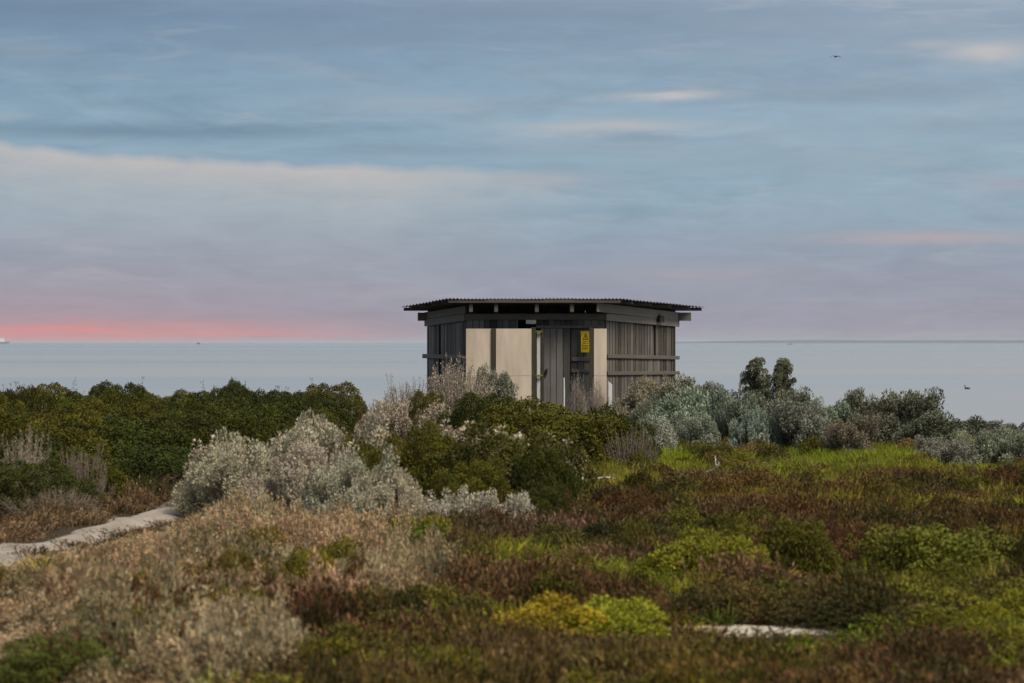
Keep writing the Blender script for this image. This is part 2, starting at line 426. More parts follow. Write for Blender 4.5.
# the long pale cloud bank with a crisp, rippled upper edge
edge = mth(nt, 'ADD', mth(nt, 'MULTIPLY_ADD', az, -.040, 3.45), mth(nt, 'MULTIPLY', mth(nt, 'SUBTRACT', noise(nt, vec(mth(nt, 'MULTIPLY', az, .55), 0.0, 1.7), 1.0, 4, .6), .5), .55))
below = mth(nt, 'SUBTRACT', edge, el)
up_ = mth(nt, 'MULTIPLY', mth(nt, 'ADD', below, .05), 5.5, None, True)
dn_ = mth(nt, 'EXPONENT', mth(nt, 'MULTIPLY', mth(nt, 'MAXIMUM', below, 0), -1.1))
sidef = mth(nt, 'SUBTRACT', 1.0, mth(nt, 'MULTIPLY', mth(nt, 'ADD', az, 2.6), .24, None, True), None, True)
bank = mth(nt, 'MULTIPLY', mth(nt, 'MULTIPLY', up_, dn_), sidef)
bank = mth(nt, 'MULTIPLY', bank, mth(nt, 'MULTIPLY_ADD', n2, .8, .62), None, True)
col = mixc(nt, mth(nt, 'MULTIPLY', bank, .9), col, srgb(193, 186, 183))
# dusk glow low on the left
fa = mth(nt, 'SUBTRACT', 1.0, mth(nt, 'MULTIPLY', mth(nt, 'ADD', az, 8.6), .13, None, True), None, True)
g1 = mth(nt, 'EXPONENT', mth(nt, 'MULTIPLY', el, -1.55))
col = mixc(nt, mth(nt, 'MULTIPLY', mth(nt, 'MULTIPLY', g1, fa), .62), col, srgb(206, 140, 142))
y0 = mth(nt, 'DIVIDE', mth(nt, 'SUBTRACT', el, .16), .24)
g2 = mth(nt, 'EXPONENT', mth(nt, 'MULTIPLY', mth(nt, 'MULTIPLY', y0, y0), -1.0))
g2 = mth(nt, 'MULTIPLY', mth(nt, 'MULTIPLY', g2, fa), mth(nt, 'MULTIPLY_ADD', noise(nt, vec(mth(nt, 'MULTIPLY', az, .55), mth(nt, 'MULTIPLY', el, 9.0), 3.1), 1.0, 5, .62, .6), 2.6, -.45), None, True)
col = mixc(nt, mth(nt, 'MULTIPLY', g2, .7), col, srgb(240, 134, 122))
g = gauss(18.0, 15.0, 20.0, 7.0, .5); col = mixc(nt, mth(nt, 'MULTIPLY', g, .8), col, (1.0, .99, .98))   # bright sky patch, added mostly out of view to whiten the right-hand sea
# clouds over the Nishita sky (its radiance needs the small strength, the cloud colours are set for x10)
sc10 = mixc(nt, 1.0, col, (10, 10, 10), 'MULTIPLY')
back = mth(nt, 'MULTIPLY_ADD', mth(nt, 'MULTIPLY', sx.outputs[1], -1.0, None, True), -.35, 1.0)   # the sky opposite the glow is duller
bb = N(nt, 'ShaderNodeCombineColor')
for i in range(3): nt.links.new(back, bb.inputs[i])
sc10 = mixc(nt, 1.0, sc10, bb.outputs[0], 'MULTIPLY')
fin = mixc(nt, .94, sky.outputs[0], sc10)
nt.links.new(fin, bg.inputs[0])

S.view_settings.view_transform = 'Standard'; S.view_settings.look = 'None'
S.view_settings.exposure = 0.0; S.view_settings.gamma = 1.0
try:
    S.cycles.use_denoising = True; S.cycles.denoiser = 'OPENIMAGEDENOISE'
    S.cycles.max_bounces = 5; S.cycles.diffuse_bounces = 3; S.cycles.transparent_max_bounces = 4
except Exception: pass

# ------------------------------------------------------------------ ground, path, sand, sea
def sheet(name, xs, ys, zf, mat):
    X, Y = np.meshgrid(xs, ys); Z = zf(X, Y)
    nx, ny = len(xs), len(ys)
    v = np.stack([X, Y, Z], -1).reshape(-1, 3)
    i = np.arange(nx * ny).reshape(ny, nx)
    f = np.stack([i[:-1, :-1], i[:-1, 1:], i[1:, 1:], i[1:, :-1]], -1).reshape(-1, 4)
    me = bpy.data.meshes.new(name); me.from_pydata(v.tolist(), [], f.tolist()); me.update()
    me.polygons.foreach_set('use_smooth', [True] * len(me.polygons))
    return mesh_obj(name, me, mat)
m, nt, out = new_mat('sandy_soil_with_litter')
tc = N(nt, 'ShaderNodeTexCoord').outputs['Object']
a = noise(nt, tc, .8, 5, .6); b = noise(nt, tc, 14, 5, .7)
c = ramp(nt, a, [(.35, (.022, .019, .009)), (.5, (.035, .025, .015)), (.65, (.06, .046, .03))])
c = mixc(nt, .45, c, ramp(nt, b, [(.3, (.02, .016, .010)), (.7, (.09, .07, .045))]))
principled(nt, out, c, .95, .1, b, .03); M['soil'] = m
xs = np.concatenate([np.linspace(-160, -20, 40, endpoint=False), np.linspace(-20, 20, 160), np.linspace(20.9, 160, 40)])
ys = np.concatenate([np.linspace(-60, 8, 20, endpoint=False), np.linspace(8, 100, 330), np.linspace(100.9, 150, 20)])
tag(sheet('ground', xs, ys, height, M['soil']), kind='structure')

m, nt, out = new_mat('pale_sand')
tc = N(nt, 'ShaderNodeTexCoord').outputs['Object']
a = noise(nt, tc, 2.2, 6, .65); b = noise(nt, tc, 13, 6, .75)
c = ramp(nt, a, [(.3, (.17, .145, .115)), (.5, (.31, .27, .225)), (.7, (.42, .375, .32))])
c = mixc(nt, .5, c, ramp(nt, b, [(.35, (.08, .065, .045)), (.7, (.36, .32, .28))]))
principled(nt, out, c, .95, .1, b, .01); M['sand'] = m
PATH = [(-330, 620), (-180, 598), (-60, 572), (20, 552), (90, 534), (140, 522), (180, 513), (235, 504), (300, 499)]
PATH = [(gx(p, gd(r)), gd(r)) for p, r in PATH]
def path_dist(x, y):
    x = np.asarray(x, float); y = np.asarray(y, float); best = np.full(np.broadcast(x, y).shape, 1e9)
    for (x0, y0), (x1, y1) in zip(PATH, PATH[1:]):
        dx, dy = x1 - x0, y1 - y0
        t = np.clip(((x - x0) * dx + (y - y0) * dy) / (dx * dx + dy * dy), 0, 1)
        best = np.minimum(best, np.hypot(x - x0 - t * dx, y - y0 - t * dy))
    return best
vs = []; fs = []; k = 9
pts = []
for (x0, y0), (x1, y1) in zip(PATH, PATH[1:]):
    for t in np.linspace(0, 1, 10, endpoint=False): pts.append((x0 + (x1 - x0) * t, y0 + (y1 - y0) * t))
for i, (x, y) in enumerate(pts):
    j = min(i + 1, len(pts) - 1); q = max(i - 1, 0)
    tx, ty = pts[j][0] - pts[q][0], pts[j][1] - pts[q][1]; l = math.hypot(tx, ty); nx_, ny_ = -ty / l, tx / l
    wl = .08 + .26 * float(vnoise(i * .5, 3.3, 5)) + .12 * float(vnoise(i * 1.7, 3.3, 7)); wr = .14 + .26 * float(vnoise(i * .5, 8.3, 6)) + .12 * float(vnoise(i * 1.9, 5.3, 8))
    for s_ in range(k):
        t = -wr + (wl + wr) * s_ / (k - 1)
        X, Y = x + nx_ * t, y + ny_ * t
        vs.append((X, Y, hz(X, Y) - .03 + .075 * (1 - (2 * s_ / (k - 1) - 1) ** 4)))
for i in range(len(pts) - 1):
    for s_ in range(k - 1): fs.append((i*k+s_, i*k+s_+1, (i+1)*k+s_+1, (i+1)*k+s_))
me = bpy.data.meshes.new('sandy_path'); me.from_pydata(vs, [], fs); me.update()
tag(mesh_obj('path', me, M['sand']), kind='structure')

def blob_sheet(name, cx, cy, rx, ry, seed, mat, lift):
    vs = [(cx, cy, hz(cx, cy) + lift)]; fs = []; n = 48; rings = 5
    for r_ in range(1, rings + 1):
        for i in range(n):
            t = 2 * math.pi * i / n
            q = r_ / rings * (.7 + .55 * float(vnoise(2.2 * math.cos(t) + 5, 2.2 * math.sin(t) + 5, seed)))
            X, Y = cx + rx * q * math.cos(t), cy + ry * q * math.sin(t)
            vs.append((X, Y, hz(X, Y) + lift * (1 if r_ < rings else -1.5)))
    for i in range(n): fs.append((0, 1 + i, 1 + (i + 1) % n))
    for r_ in range(rings - 1):
        for i in range(n):
            a_ = 1 + r_ * n; fs.append((a_ + i, a_ + n + i, a_ + n + (i + 1) % n, a_ + (i + 1) % n))
    me = bpy.data.meshes.new(name); me.from_pydata(vs, [], fs); me.update()
    return tag(mesh_obj(name, me, mat), kind='structure')
SPX, SPY = gx(732, gd(632)), gd(632)
M['salt'] = simple('dried_salt_sand', (.16, .13, .095), (.62, .55, .45), 16, .9, .15, .01)
blob_sheet('sand_patch', SPX, SPY, .74, .33, 4, M['salt'], .02)

m, nt, out = new_mat('calm_sea')
tc = N(nt, 'ShaderNodeTexCoord').outputs['Object']
w1 = noise(nt, mapping(nt, tc, (.5, 1.3, 1)), .9, 5, .65, .4)
w2 = noise(nt, mapping(nt, tc, (.05, .16, 1)), .6, 4, .6, .3)
s1 = noise(nt, mapping(nt, tc, (.0016, .011, 1)), 1.0, 4, .6, .5)
s2 = noise(nt, mapping(nt, tc, (.0004, .0024, 1)), 1.0, 3, .6, .4)
s3 = noise(nt, mapping(nt, tc, (.00008, .0005, 1)), 1.0, 3, .6, .3)
streak = mth(nt, 'ADD', mth(nt, 'MULTIPLY', s1, .34), mth(nt, 'ADD', mth(nt, 'MULTIPLY', s2, .34), mth(nt, 'MULTIPLY', s3, .32)))
hgt = mth(nt, 'ADD', mth(nt, 'MULTIPLY', w1, .35), w2)
p = principled(nt, out, ramp(nt, streak, [(.40, (.085, .12, .15)), (.5, (.145, .175, .205)), (.60, (.215, .23, .25))]), .2, .5)  # silvery sheen painted as pale streaks in the water's diffuse colour
nt.links.new(ramp(nt, streak, [(.42, (.12, .12, .12)), (.58, (.5, .5, .5))]), p.inputs['Roughness'])
b = N(nt, 'ShaderNodeBump'); b.inputs['Distance'].default_value = .35; b.inputs['Strength'].default_value = .13
nt.links.new(hgt, b.inputs['Height']); nt.links.new(b.outputs[0], p.inputs['Normal'])
p.inputs['IOR'].default_value = 1.33
M['sea'] = m
def geo(a, b, n): return np.geomspace(a, b, n)
ys = np.concatenate([[50], np.linspace(60, 300, 30), geo(320, 45000, 50)])
xs = np.concatenate([-geo(160, 30000, 20)[::-1], np.linspace(-150, 150, 31), geo(160, 30000, 20)])
tag(sheet('sea', xs, ys, lambda X, Y: X * 0 + SEA, M['sea']), kind='structure')

# low coast far across the bay
m, nt, out = new_mat('far_coast')
tc = N(nt, 'ShaderNodeTexCoord').outputs['Object']
principled(nt, out, ramp(nt, noise(nt, tc, .003, 4), [(.35, (.08, .10, .125)), (.65, (.11, .13, .15))]), .95, .1); M['coast'] = m  # blue of the distant haze is partly painted into the land colour
vs = []; fs = []; D0 = 17000; n = 260
for i in range(n):
    px = 640 + i * 3.0; f = min(1, i / 60)
    hh = (3 + 14 * f) * (.75 + .5 * float(fbm(i * .11, .5, 9))) + 4
    x = gx(px, D0)
    vs += [(x, D0, SEA - 1), (x, D0 + 150, SEA + hh * .45), (x, D0 + 500, SEA + hh), (x, D0 + 1400, SEA + hh * .8), (x, D0 + 2200, SEA - 1)]
for i in range(n - 1):
    for k in range(4): fs.append((i*5+k, (i+1)*5+k, (i+1)*5+k+1, i*5+k+1))
me = bpy.data.meshes.new('coast'); me.from_pydata(vs, [], fs); me.update()
tag(mesh_obj('hills', me, M['coast']), kind='structure')

# ------------------------------------------------------------------ the timber hut
FY, BY = 76.0, 79.3
hut = empty('timber_hut', (1.0, 77.6, 0))
tag(hut, 'weathered grey timber hut with a flat corrugated iron roof standing among shrubs by the sea', 'hut')
HOFF = Vector((-1.0, -77.6, 0))
def hpart(mb, name, mat, bevel=.006):
    o = mb.build(name, mat, hut, bevel); o.data.transform(Matrix.Translation(HOFF)); return o
def fx(px, y=FY): return (px - 512) / F * y
def fz(row, y=FY): return EYE + (343 - row) / F * y
LF, RF = (fx(466.5), FY), (fx(606), FY)
LB, RB = (fx(427.5, BY), BY), (fx(675.5, BY), BY)
def boards(mb, A_, B_, z0, zt0, zt1, w=.17, th=.024, skip=(), rr=random.Random(3), z1=None, gap=(.006, .014)):
    A_ = Vector((*A_, 0)); B_ = Vector((*B_, 0)); L_ = (B_ - A_).length; d = (B_ - A_) / L_
    nrm = Vector((d.y, -d.x, 0)); s_ = 0
    while s_ < L_ - .01:
        ww = min(w * rr.uniform(.85, 1.15), L_ - s_)
        mid = s_ + ww / 2
        if not any(a0 < mid < a1 for a0, a1 in skip):
            zt = zt0 + (zt1 - zt0) * mid / L_ - rr.uniform(0, .012)
            zb = z0 + rr.uniform(-.01, .03); off = rr.uniform(-.006, .006)
            p = A_ + d * mid + nrm * off
            mb.beam((p.x, p.y, zb), (p.x, p.y, zt), th, ww - rr.uniform(*gap), up=d)
        s_ += ww
# side walls
mb = MB(); Ll = math.hypot(LB[0] - LF[0], BY - FY); boards(mb, LB, LF, -.1, 2.31, 2.44, skip=((Ll * .29, Ll * .345),), rr=random.Random(5)); hpart(mb, 'side_wall', M['wall_left'])
mb = MB(); Lr = math.hypot(RB[0] - RF[0], BY - FY); boards(mb, RF, RB, -.1, 2.45, 2.29, w=.155, skip=((Lr * .655, Lr * .705),), rr=random.Random(6), gap=(.018, .036)); boards(mb, (RF[0] + (RB[0] - RF[0]) * .60, FY + (BY - FY) * .60), (RF[0] + (RB[0] - RF[0]) * .76, FY + (BY - FY) * .76), -.1, 1.45, 1.45, w=.155, rr=random.Random(16)); hpart(mb, 'side_wall', M['wall_right'])
# dark inner lining boards seen through the slots, and the back wall
mb = MB(); boards(mb, RB, LB, -.1, 2.80, 2.80, rr=random.Random(8)); boards(mb, (RB[0], BY - .05), (LB[0], BY - .05), -.1, 2.80, 2.80, w=.21, rr=random.Random(18)); hpart(mb, 'back_wall', M['wall_left'])
mb = MB(); mb.box(LF[0] + .05, RF[0] - .05, FY + .05, FY + .1, 0, .06); mb.box(-2.0, 4.2, FY + .2, BY - .1, -.15, .08); hpart(mb, 'floor', M['concrete'])
# front wall boards: gap near the top at 518-536
rr = random.Random(9); mb = MB()
boards(mb, LF, (fx(518), FY), -.1, 2.47, 2.47, rr=rr, gap=(.01, .022))
boards(mb, (fx(518), FY), (fx(536), FY), -.1, 2.24, 2.24, rr=rr)
boards(mb, (fx(571), FY + .04), RF, -.1, 2.47, 2.47, rr=rr)
boards(mb, (fx(536), FY + .06), (fx(571), FY + .06), 2.2, 2.47, 2.47, rr=rr)
hpart(mb, 'front_wall', M['wall_front'])
mb = MB(); boards(mb, (fx(543.5), FY - .03), (fx(571), FY - .03), .05, 2.24, 2.24, w=.175, rr=random.Random(12), gap=(.01, .02))
mb.beam((fx(544), FY + .01, 1.1), (fx(570.5), FY + .01, 1.1), .05, .1); mb.beam((fx(544), FY + .01, 1.9), (fx(570.5), FY + .01, 1.9), .05, .1)
door = hpart(mb, 'door', M['wall_front'])
mb = MB(); mb.box(fx(546) + HOFF.x, fx(547.6) + HOFF.x, -1.72, -1.655, 1.02, 1.16); mb.build('handle', M['black'], door, .004)
# rails
mb = MB(); mb.beam((fx(536), FY - .062, 2.275), (fx(601), FY - .062, 2.275), .03, .07); hpart(mb, 'rail', M['beam_dark'])
for z in (1.41, 1.10):
    mb = MB(); mb.beam((fx(571.5), FY - .005, z), (fx(590), FY - .005, z), .05, .10); hpart(mb, 'rail', M['beam_dark'])
def side_rail(A_, B_, z0, z1, h, out_, ext, mat, name='rail'):
    A_ = Vector((*A_, 0)); B_ = Vector((*B_, 0)); d = (B_ - A_).normalized(); nrm = Vector((d.y, -d.x, 0)) * out_
    a_ = A_ + nrm; b_ = B_ + nrm + d * ext
    mb = MB(); mb.beam((a_.x, a_.y, z0), (b_.x, b_.y, z1), .045, h); return hpart(mb, name, mat)
side_rail(RF, RB, 1.49, 1.43, .10, .04, .14, M['beam_mid'])
side_rail(RF, RB, 1.03, 1.01, .095, .04, .14, M['beam_mid'])
def lrail(z0, z1, h, out_, ext0, ext1, mat, name='rail', w=.045):
    A_ = Vector((*LF, 0)); B_ = Vector((*LB, 0)); d = (B_ - A_).normalized(); nrm = Vector((-d.y, d.x, 0)) * out_
    a_ = A_ + nrm - d * ext0; b_ = B_ + nrm + d * ext1
    mb = MB(); mb.beam((a_.x, a_.y, z0), (b_.x, b_.y, z1), w, h); return hpart(mb, name, mat)
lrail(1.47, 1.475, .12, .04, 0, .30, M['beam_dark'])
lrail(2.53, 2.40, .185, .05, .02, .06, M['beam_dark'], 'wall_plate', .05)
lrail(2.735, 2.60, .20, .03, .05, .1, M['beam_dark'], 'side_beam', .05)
# right-hand beams
def rbeam(z0, z1, h, out_, e0, e1, mat, name, w=.05):
    A_ = Vector((*RF, 0)); B_ = Vector((*RB, 0)); d = (B_ - A_).normalized(); nrm = Vector((d.y, -d.x, 0)) * out_
    a_ = A_ + nrm - d * e0; b_ = B_ + nrm + d * e1
    mb = MB(); mb.beam((a_.x, a_.y, z0), (b_.x, b_.y, z1), w, h); return hpart(mb, name, mat)
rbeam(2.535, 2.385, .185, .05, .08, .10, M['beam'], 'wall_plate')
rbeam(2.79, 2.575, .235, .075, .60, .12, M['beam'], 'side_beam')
mb = MB(); mb.beam((fx(417.8, BY), BY - .05, 2.575), (fx(691, BY), BY - .05, 2.575), .06, .23); hpart(mb, 'cross_beam', M['beam_dark'])
mb = MB(); mb.beam((LF[0] - .02, FY - .035, 2.545), (RF[0] - .03, FY - .035, 2.545), .05, .165); hpart(mb, 'front_plate', M['beam_dark'])
# loose white board and the opening above the screens
mb = MB(); mb.beam((fx(526), FY - .075, 2.405), (fx(536), FY - .075, 2.405), .02, .105); hpart(mb, 'loose_board', M['white_paint'])
# corner posts
for (x, y) in (LF, RF, LB, RB):
    mb = MB(); dx = .06 if x < 1 else -.06
    zt_ = 2.45 if y == FY else 2.28
    mb.box(x + dx - .045, x + dx + .045, y + (.06 if y == FY else -.15), y + (.15 if y == FY else -.06), -.1, zt_); hpart(mb, 'corner_post', M['post'])
# roof
YF, YB = 75.35, 79.75
XL0, XR0 = fx(447.5, YF), fx(621.5, YF); XL1, XR1 = fx(400.5, YB), fx(705.5, YB)
ZF, ZB = fz(298.6, YF), fz(306.9, YB)
def inner(A_, B_, z0_, z1_, o_, seed):
    A_ = Vector((*A_, 0)); B_ = Vector((*B_, 0)); d = (B_ - A_).normalized(); nn = Vector((d.y, -d.x, 0)) * -o_
    A_ = A_ + nn; B_ = B_ + nn - d * .05; A_ = A_ + d * .05
    mb = MB(); boards(mb, (A_.x, A_.y), (B_.x, B_.y), -.05, z0_, z1_, w=.2, th=.015, rr=random.Random(seed)); return mb
hpart(inner((fx(520), FY), LF[::1], 2.44, 2.44, -.035, 31), 'wall_lining', M['wall_left'])
hpart(inner((fx(571), FY + .04), RF, 2.44, 2.44, .05, 32), 'wall_lining', M['wall_left'])
hpart(inner((fx(537), FY + .06), (fx(573), FY + .06), 2.44, 2.44, .04, 33), 'wall_lining', M['wall_left'])
hpart(inner(RF, RB, 2.44, 2.27, .055, 34), 'wall_lining', M['wall_left'])
def rz(y): return ZF + (ZB - ZF) * (y - YF) / (YB - YF)
def yfront(x):
    if x < XL0: return YF + (YB - YF) * (XL0 - x) / (XL0 - XL1)
    if x > XR0: return YF + (YB - YF) * (x - XR0) / (XR1 - XR0)
    return YF
xs = np.arange(XL1 + .001, XR1, .0127); vs = []; fs = []
for i, x in enumerate(xs):
    y0 = yfront(x); w_ = .016 * math.sin(2 * math.pi * x / .098) + .010 * (float(vnoise(x * 1.1, 2.2, 3)) - .5) + .006 * (int((x + 9) / .76) % 2); y0 -= .05 * (float(vnoise(int((x + 9) / .76) * 3.1, 7.7, 2)) - .3)
    for t in (0, .33, .66, 1):
        y = y0 + (YB - y0) * t; vs.append((x + HOFF.x, y + HOFF.y, rz(y) + w_ - .014))
for i in range(len(xs) - 1):
    for k in range(3): fs.append((i*4+k, (i+1)*4+k, (i+1)*4+k+1, i*4+k+1))
me = bpy.data.meshes.new('roof'); me.from_pydata(vs, [], fs); me.update()
roof = mesh_obj('roof', me, M['iron'], hut)
md = roof.modifiers.new('t', 'SOLIDIFY'); md.thickness = .004
mb = MB(); mb.beam((XL0 + .02, YF + .03, rz(YF) - .03 - .045), (XR0 - .02, YF + .03, rz(YF) - .03 - .045), .035, .09); hpart(mb, 'fascia', M['beam_mid'])
for y in (76.05, 77.0, 78.0, 79.0, 79.68):
    t = (y - YF) / (YB - YF); x0 = XL0 + (XL1 - XL0) * t; x1 = XR0 + (XR1 - XR0) * t
    mb = MB(); mb.beam((x0 + .07, y, rz(y) - .03 - .047), (x1 - .07, y, rz(y) - .03 - .047), .045, .09); hpart(mb, 'purlin', M['beam_mid'])
for px in (470.8, 496, 536.8, 572):
    x = fx(px, YF)
    mb = MB(); mb.beam((x, YF + .08, rz(YF) - .25), (x + .0, YB - .1, rz(YB) - .25), .10, .22); hpart(mb, 'rafter', M['beam_mid'])
# entrance screens: sheets on posts, a step in front of the boards
SY = FY - .42
def screen(p0, p1, y, name='screen_panel'):
    mb = MB(); mb.box(fx(p0, y), fx(p1, y), y, y + .02, .02, fz(329, y)); o = hpart(mb, name, M['panel'], .003)
    mb = MB()
    for z in (fz(375.5, y),):
        mb.box(fx(p0, y) + .004 + HOFF.x, fx(p1, y) - .004 + HOFF.x, y - .003 + HOFF.y, y - .0005 + HOFF.y, z - .011, z + .011)
        n = max(2, int((p1 - p0) / 5))
    mb.build('joint_strip', M['batten'], o)
    return o
screen(466, 491.6, SY + .04); screen(496, 531.4, SY); screen(594, 606.6, SY)
def post(p0, p1, y, z1, mat, name='post', dep=.1, y0=0):
    mb = MB(); mb.box(fx(p0, y), fx(p1, y), y + y0, y + y0 + dep, -.1, z1); return hpart(mb, name, mat, .008)
post(491.3, 495.9, SY, fz(329, SY) + .005, M['post'], y0=.004)
post(531.0, 535.8, SY, fz(327.6, SY), M['post'], y0=.024)
post(536.6, 540.6, SY + .18, fz(331, SY), M['pale_post'], 'pale_post')
post(540.8, 543.6, SY + .16, fz(328.8, SY), M['post'])
post(589.4, 593.8, SY, fz(328.2, SY), M['post'], y0=.004)
# mossy brackets on the posts
for row in (332, 376):
    mb = MB(); y = SY + .09
    mb.box(fx(535.0, y), fx(542.6, y), y, y + .05, fz(row + .9, y), fz(row - 1, y)); hpart(mb, 'bracket', M['moss'], .008)
# dark fitting on the right wall
d = (Vector((*RB, 0)) - Vector((*RF, 0))).normalized(); nrm = Vector((d.y, -d.x, 0)); q = Vector((*RF, 0)) + d * (Lr * .715) + nrm * .13
mb = MB(); mb.beam((q.x - d.x * .13, q.y - d.y * .13, 2.50), (q.x + d.x * .13, q.y + d.y * .13, 2.50), .12, .17)
mb.beam((q.x, q.y, 2.57), (q.x - nrm.x * .05, q.y - nrm.y * .05, 2.62), .05, .05); hpart(mb, 'wall_box', M['black'], .01)

# warning sign hung on the front boards
sy = FY - .075
sgn = empty('warning_sign', (fx(585.6), sy, fz(342)))
tag(sgn, 'yellow rectangular warning sign with black triangle on the front wall of the hut', 'sign')
hw, hh = .128, .285
mb = MB(); mb.box(-hw, hw, 0, .012, -hh, hh); mb.build('sign_plate', M['yellow'], sgn, .003)
mb = MB(); tc_ = [(-.085, .05), (.085, .05), (0, .215)]; cx, cz = 0, .105
def tri(k): return [((x - cx) * k + cx, (z - cz) * k + cz) for x, z in tc_]
o_, i_ = tri(1), tri(.68)
for k in range(3):
    a0, a1, b1, b0 = o_[k], o_[(k+1) % 3], i_[(k+1) % 3], i_[k]
    v8 = [(p[0], yy, p[1]) for yy in (-.004, -.0005) for p in (a0, a1, b1, b0)]
    mb.add(v8, [(0,1,2,3),(7,6,5,4),(0,4,5,1),(1,5,6,2),(2,6,7,3),(3,7,4,0)])
mb.beam((0, -.002, .15), (0, -.002, .095), .0035, .02, up=(1,0,0)); mb.beam((0, -.002, .082), (0, -.002, .066), .0035, .02, up=(1,0,0))
mb.build('warning_symbol', M['sign_black'], sgn)
for k, (z, w_) in enumerate(((.0, .19), (-.05, .16), (-.10, .19), (-.145, .13), (-.19, .18))):   # unreadable lines of small print
    x = -w_ / 2; mb = MB()
    while x < w_ / 2:
        l = random.uniform(.02, .045); mb.box(x, min(x + l, w_ / 2), -.003, -.0005, z - .011, z + .011); x += l + .012
    mb.build('small_print', M['sign_black'], sgn)

# white markers in front of the hut
t = empty('marker_post', (fx(610.2, 75), 75.0, 0)); tag(t, 'short white post with a slanted top beside the right beige panel of the hut', 'post')
mb = MB(); w_ = .05; mb.add([(-w_,-w_,-.1),(w_,-w_,-.1),(w_,w_,-.1),(-w_,w_,-.1),(-w_,-w_,fz(381.5,75)),(w_,-w_,fz(385,75)),(w_,w_,fz(385,75)),(-w_,w_,fz(381.5,75))],
      [(0,3,2,1),(4,5,6,7),(0,1,5,4),(1,2,6,5),(2,3,7,6),(3,0,4,7)]); mb.build('post', M['white_paint'], t, .004)
t = empty('marker_stake', (fx(564, 75.2), 75.2, 0)); tag(t, 'thin white stake standing in front of the hut door', 'stake')
mb = MB(); mb.tube([(0,0,-.1),(.004,0,.5),(0,0,fz(378,75.2))], [.022,.02,.016], 6); mb.build('stake', M['white_paint'], t)

# ------------------------------------------------------------------ shrubs
print('shrub meshes')
LOWP = [puffy_bush(150 + i, npuff=60, leaf=.055, perp=170, sep=.945, pmin=.13, pmax=.23).mesh('low_shrub_foliage', M['leaf_bush']) for i in range(3)]
PUFF = [puffy_bush(100 + i).mesh('shrub_foliage', M['leaf_bush']) for i in range(4)]
def stems_mesh(st, name, mat):
    me = bpy.data.meshes.new(name); me.from_pydata(st.v, [], st.f); me.update(); me.materials.append(mat); return me
SALT = []
for i in range(4):
    L, st = plume_bush(200 + i, nplume=300, per=95, plume_len=.17, plume_rad=.056, up=.36, leaf=.027, lie=True, clusters=42)
    SALT.append((L.mesh('saltbush_foliage', M['leaf_salt']), stems_mesh(st, 'saltbush_stems', M['stem'])))
TWIG = []
for i in range(2):
    L, st = plume_bush(230 + i, nplume=260, per=30, plume_len=.34, plume_rad=.034, leaf=.028, up=.42)
    TWIG.append((L.mesh('twiggy_foliage', M['leaf_salt']), stems_mesh(st, 'twiggy_stems', M['stem'])))
GREY = []
for i in range(4):
    L, st = plume_bush(260 + i, nplume=210, per=130, plume_len=.22, plume_rad=.088, clusters=34, leaf=.038, up=.36, lie=True)
    GREY.append((L.mesh('greyleaf_foliage', M['leaf_salt']), stems_mesh(st, 'greyleaf_stems', M['stem_dark'])))
SPRIG = []
for i in range(3):
    L, st = plume_bush(290 + i, nplume=60, per=50, plume_len=.20, plume_rad=.055, leaf=.036, up=.6, spread=.42, fit=False)
    q = np.concatenate(L.q).reshape(-1, 3); k = 1 / np.percentile(q[:, 2], 99); L.q = [a * k for a in L.q]; st.v = [tuple(np.array(v) * k) for v in st.v]
    SPRIG.append((L.mesh('sprig_foliage', M['leaf_salt']), stems_mesh(st, 'sprig_stems', M['stem'])))
def oval_shrub(seed, h, r0):
    """narrow upright shrub with an oval crown, modelled at its real size"""
    L = Leaves(seed); r = L.r; st = MB()
    for k in range(190):
        a_ = r.uniform(0, 6.28)
        if k % 3: z = r.uniform(.20, .97); w = r0 * math.sqrt(max(.07, 1 - abs((z - .56) / .43) ** 2.6)) * r.uniform(.65, 1.2)
        else: z = r.uniform(.04, .52); w = r0 * 1.35
        if math.sin(z * 11 + seed) * math.sin(a_ * 2 + seed * 3) > .30: continue
        q = w * r.random() ** .4 * r.choice([.8, 1, 1, 1.25])
        c = np.array([q * math.cos(a_), q * math.sin(a_), z * h]); pr = r.uniform(.035, .085)
        n = 150; dd = unit(unit(r.normal(size=(n, 3))) + np.array([.3 * math.cos(a_), .3 * math.sin(a_), .45]))
        P = c + dd * pr * (1 - .5 * r.random(n) ** 2)[:, None] * [1, 1, 1.25]
        L.put(P, unit(np.cross(dd, r.normal(size=(n, 3)))) + dd * .5 + [0, 0, .4], .036 * r.uniform(.7, 1.3, n), .017, r.uniform(0, 1) * .5 + r.random(n) * .5, dd)
        st.tube([(0, 0, max(0, c[2] - .5)), (c[0] * .5, c[1] * .5, c[2] - .15), tuple(c)], [.018, .012, .005], 4)
    st.tube([(0, 0, -.1), (.02, .01, h * .4), (0, 0, h * .8)], [.035, .028, .01], 6)
    return L.mesh('oval_foliage', M['leaf_salt']), stems_mesh(st, 'oval_stems', M['stem_dark'])
OVAL = [oval_shrub(301, 1.62, .29), oval_shrub(305, 1.55, .24)]
def trunkset(seed):
    r = random.Random(seed); mb = MB()
    for k in range(9):
        a_ = r.uniform(0, 6.28); q = r.uniform(.3, .6)
        mb.tube([(.05 * math.cos(a_), .05 * math.sin(a_), -.05), (q * .4 * math.cos(a_), q * .4 * math.sin(a_), .3), (q * math.cos(a_ + .3), q * math.sin(a_ + .3), .62)], [.03, .02, .01], 5)
    return stems_mesh(mb, 'shrub_stems', M['stem_dark'])
TRUNK = [trunkset(i) for i in range(2)]
NB = [0]
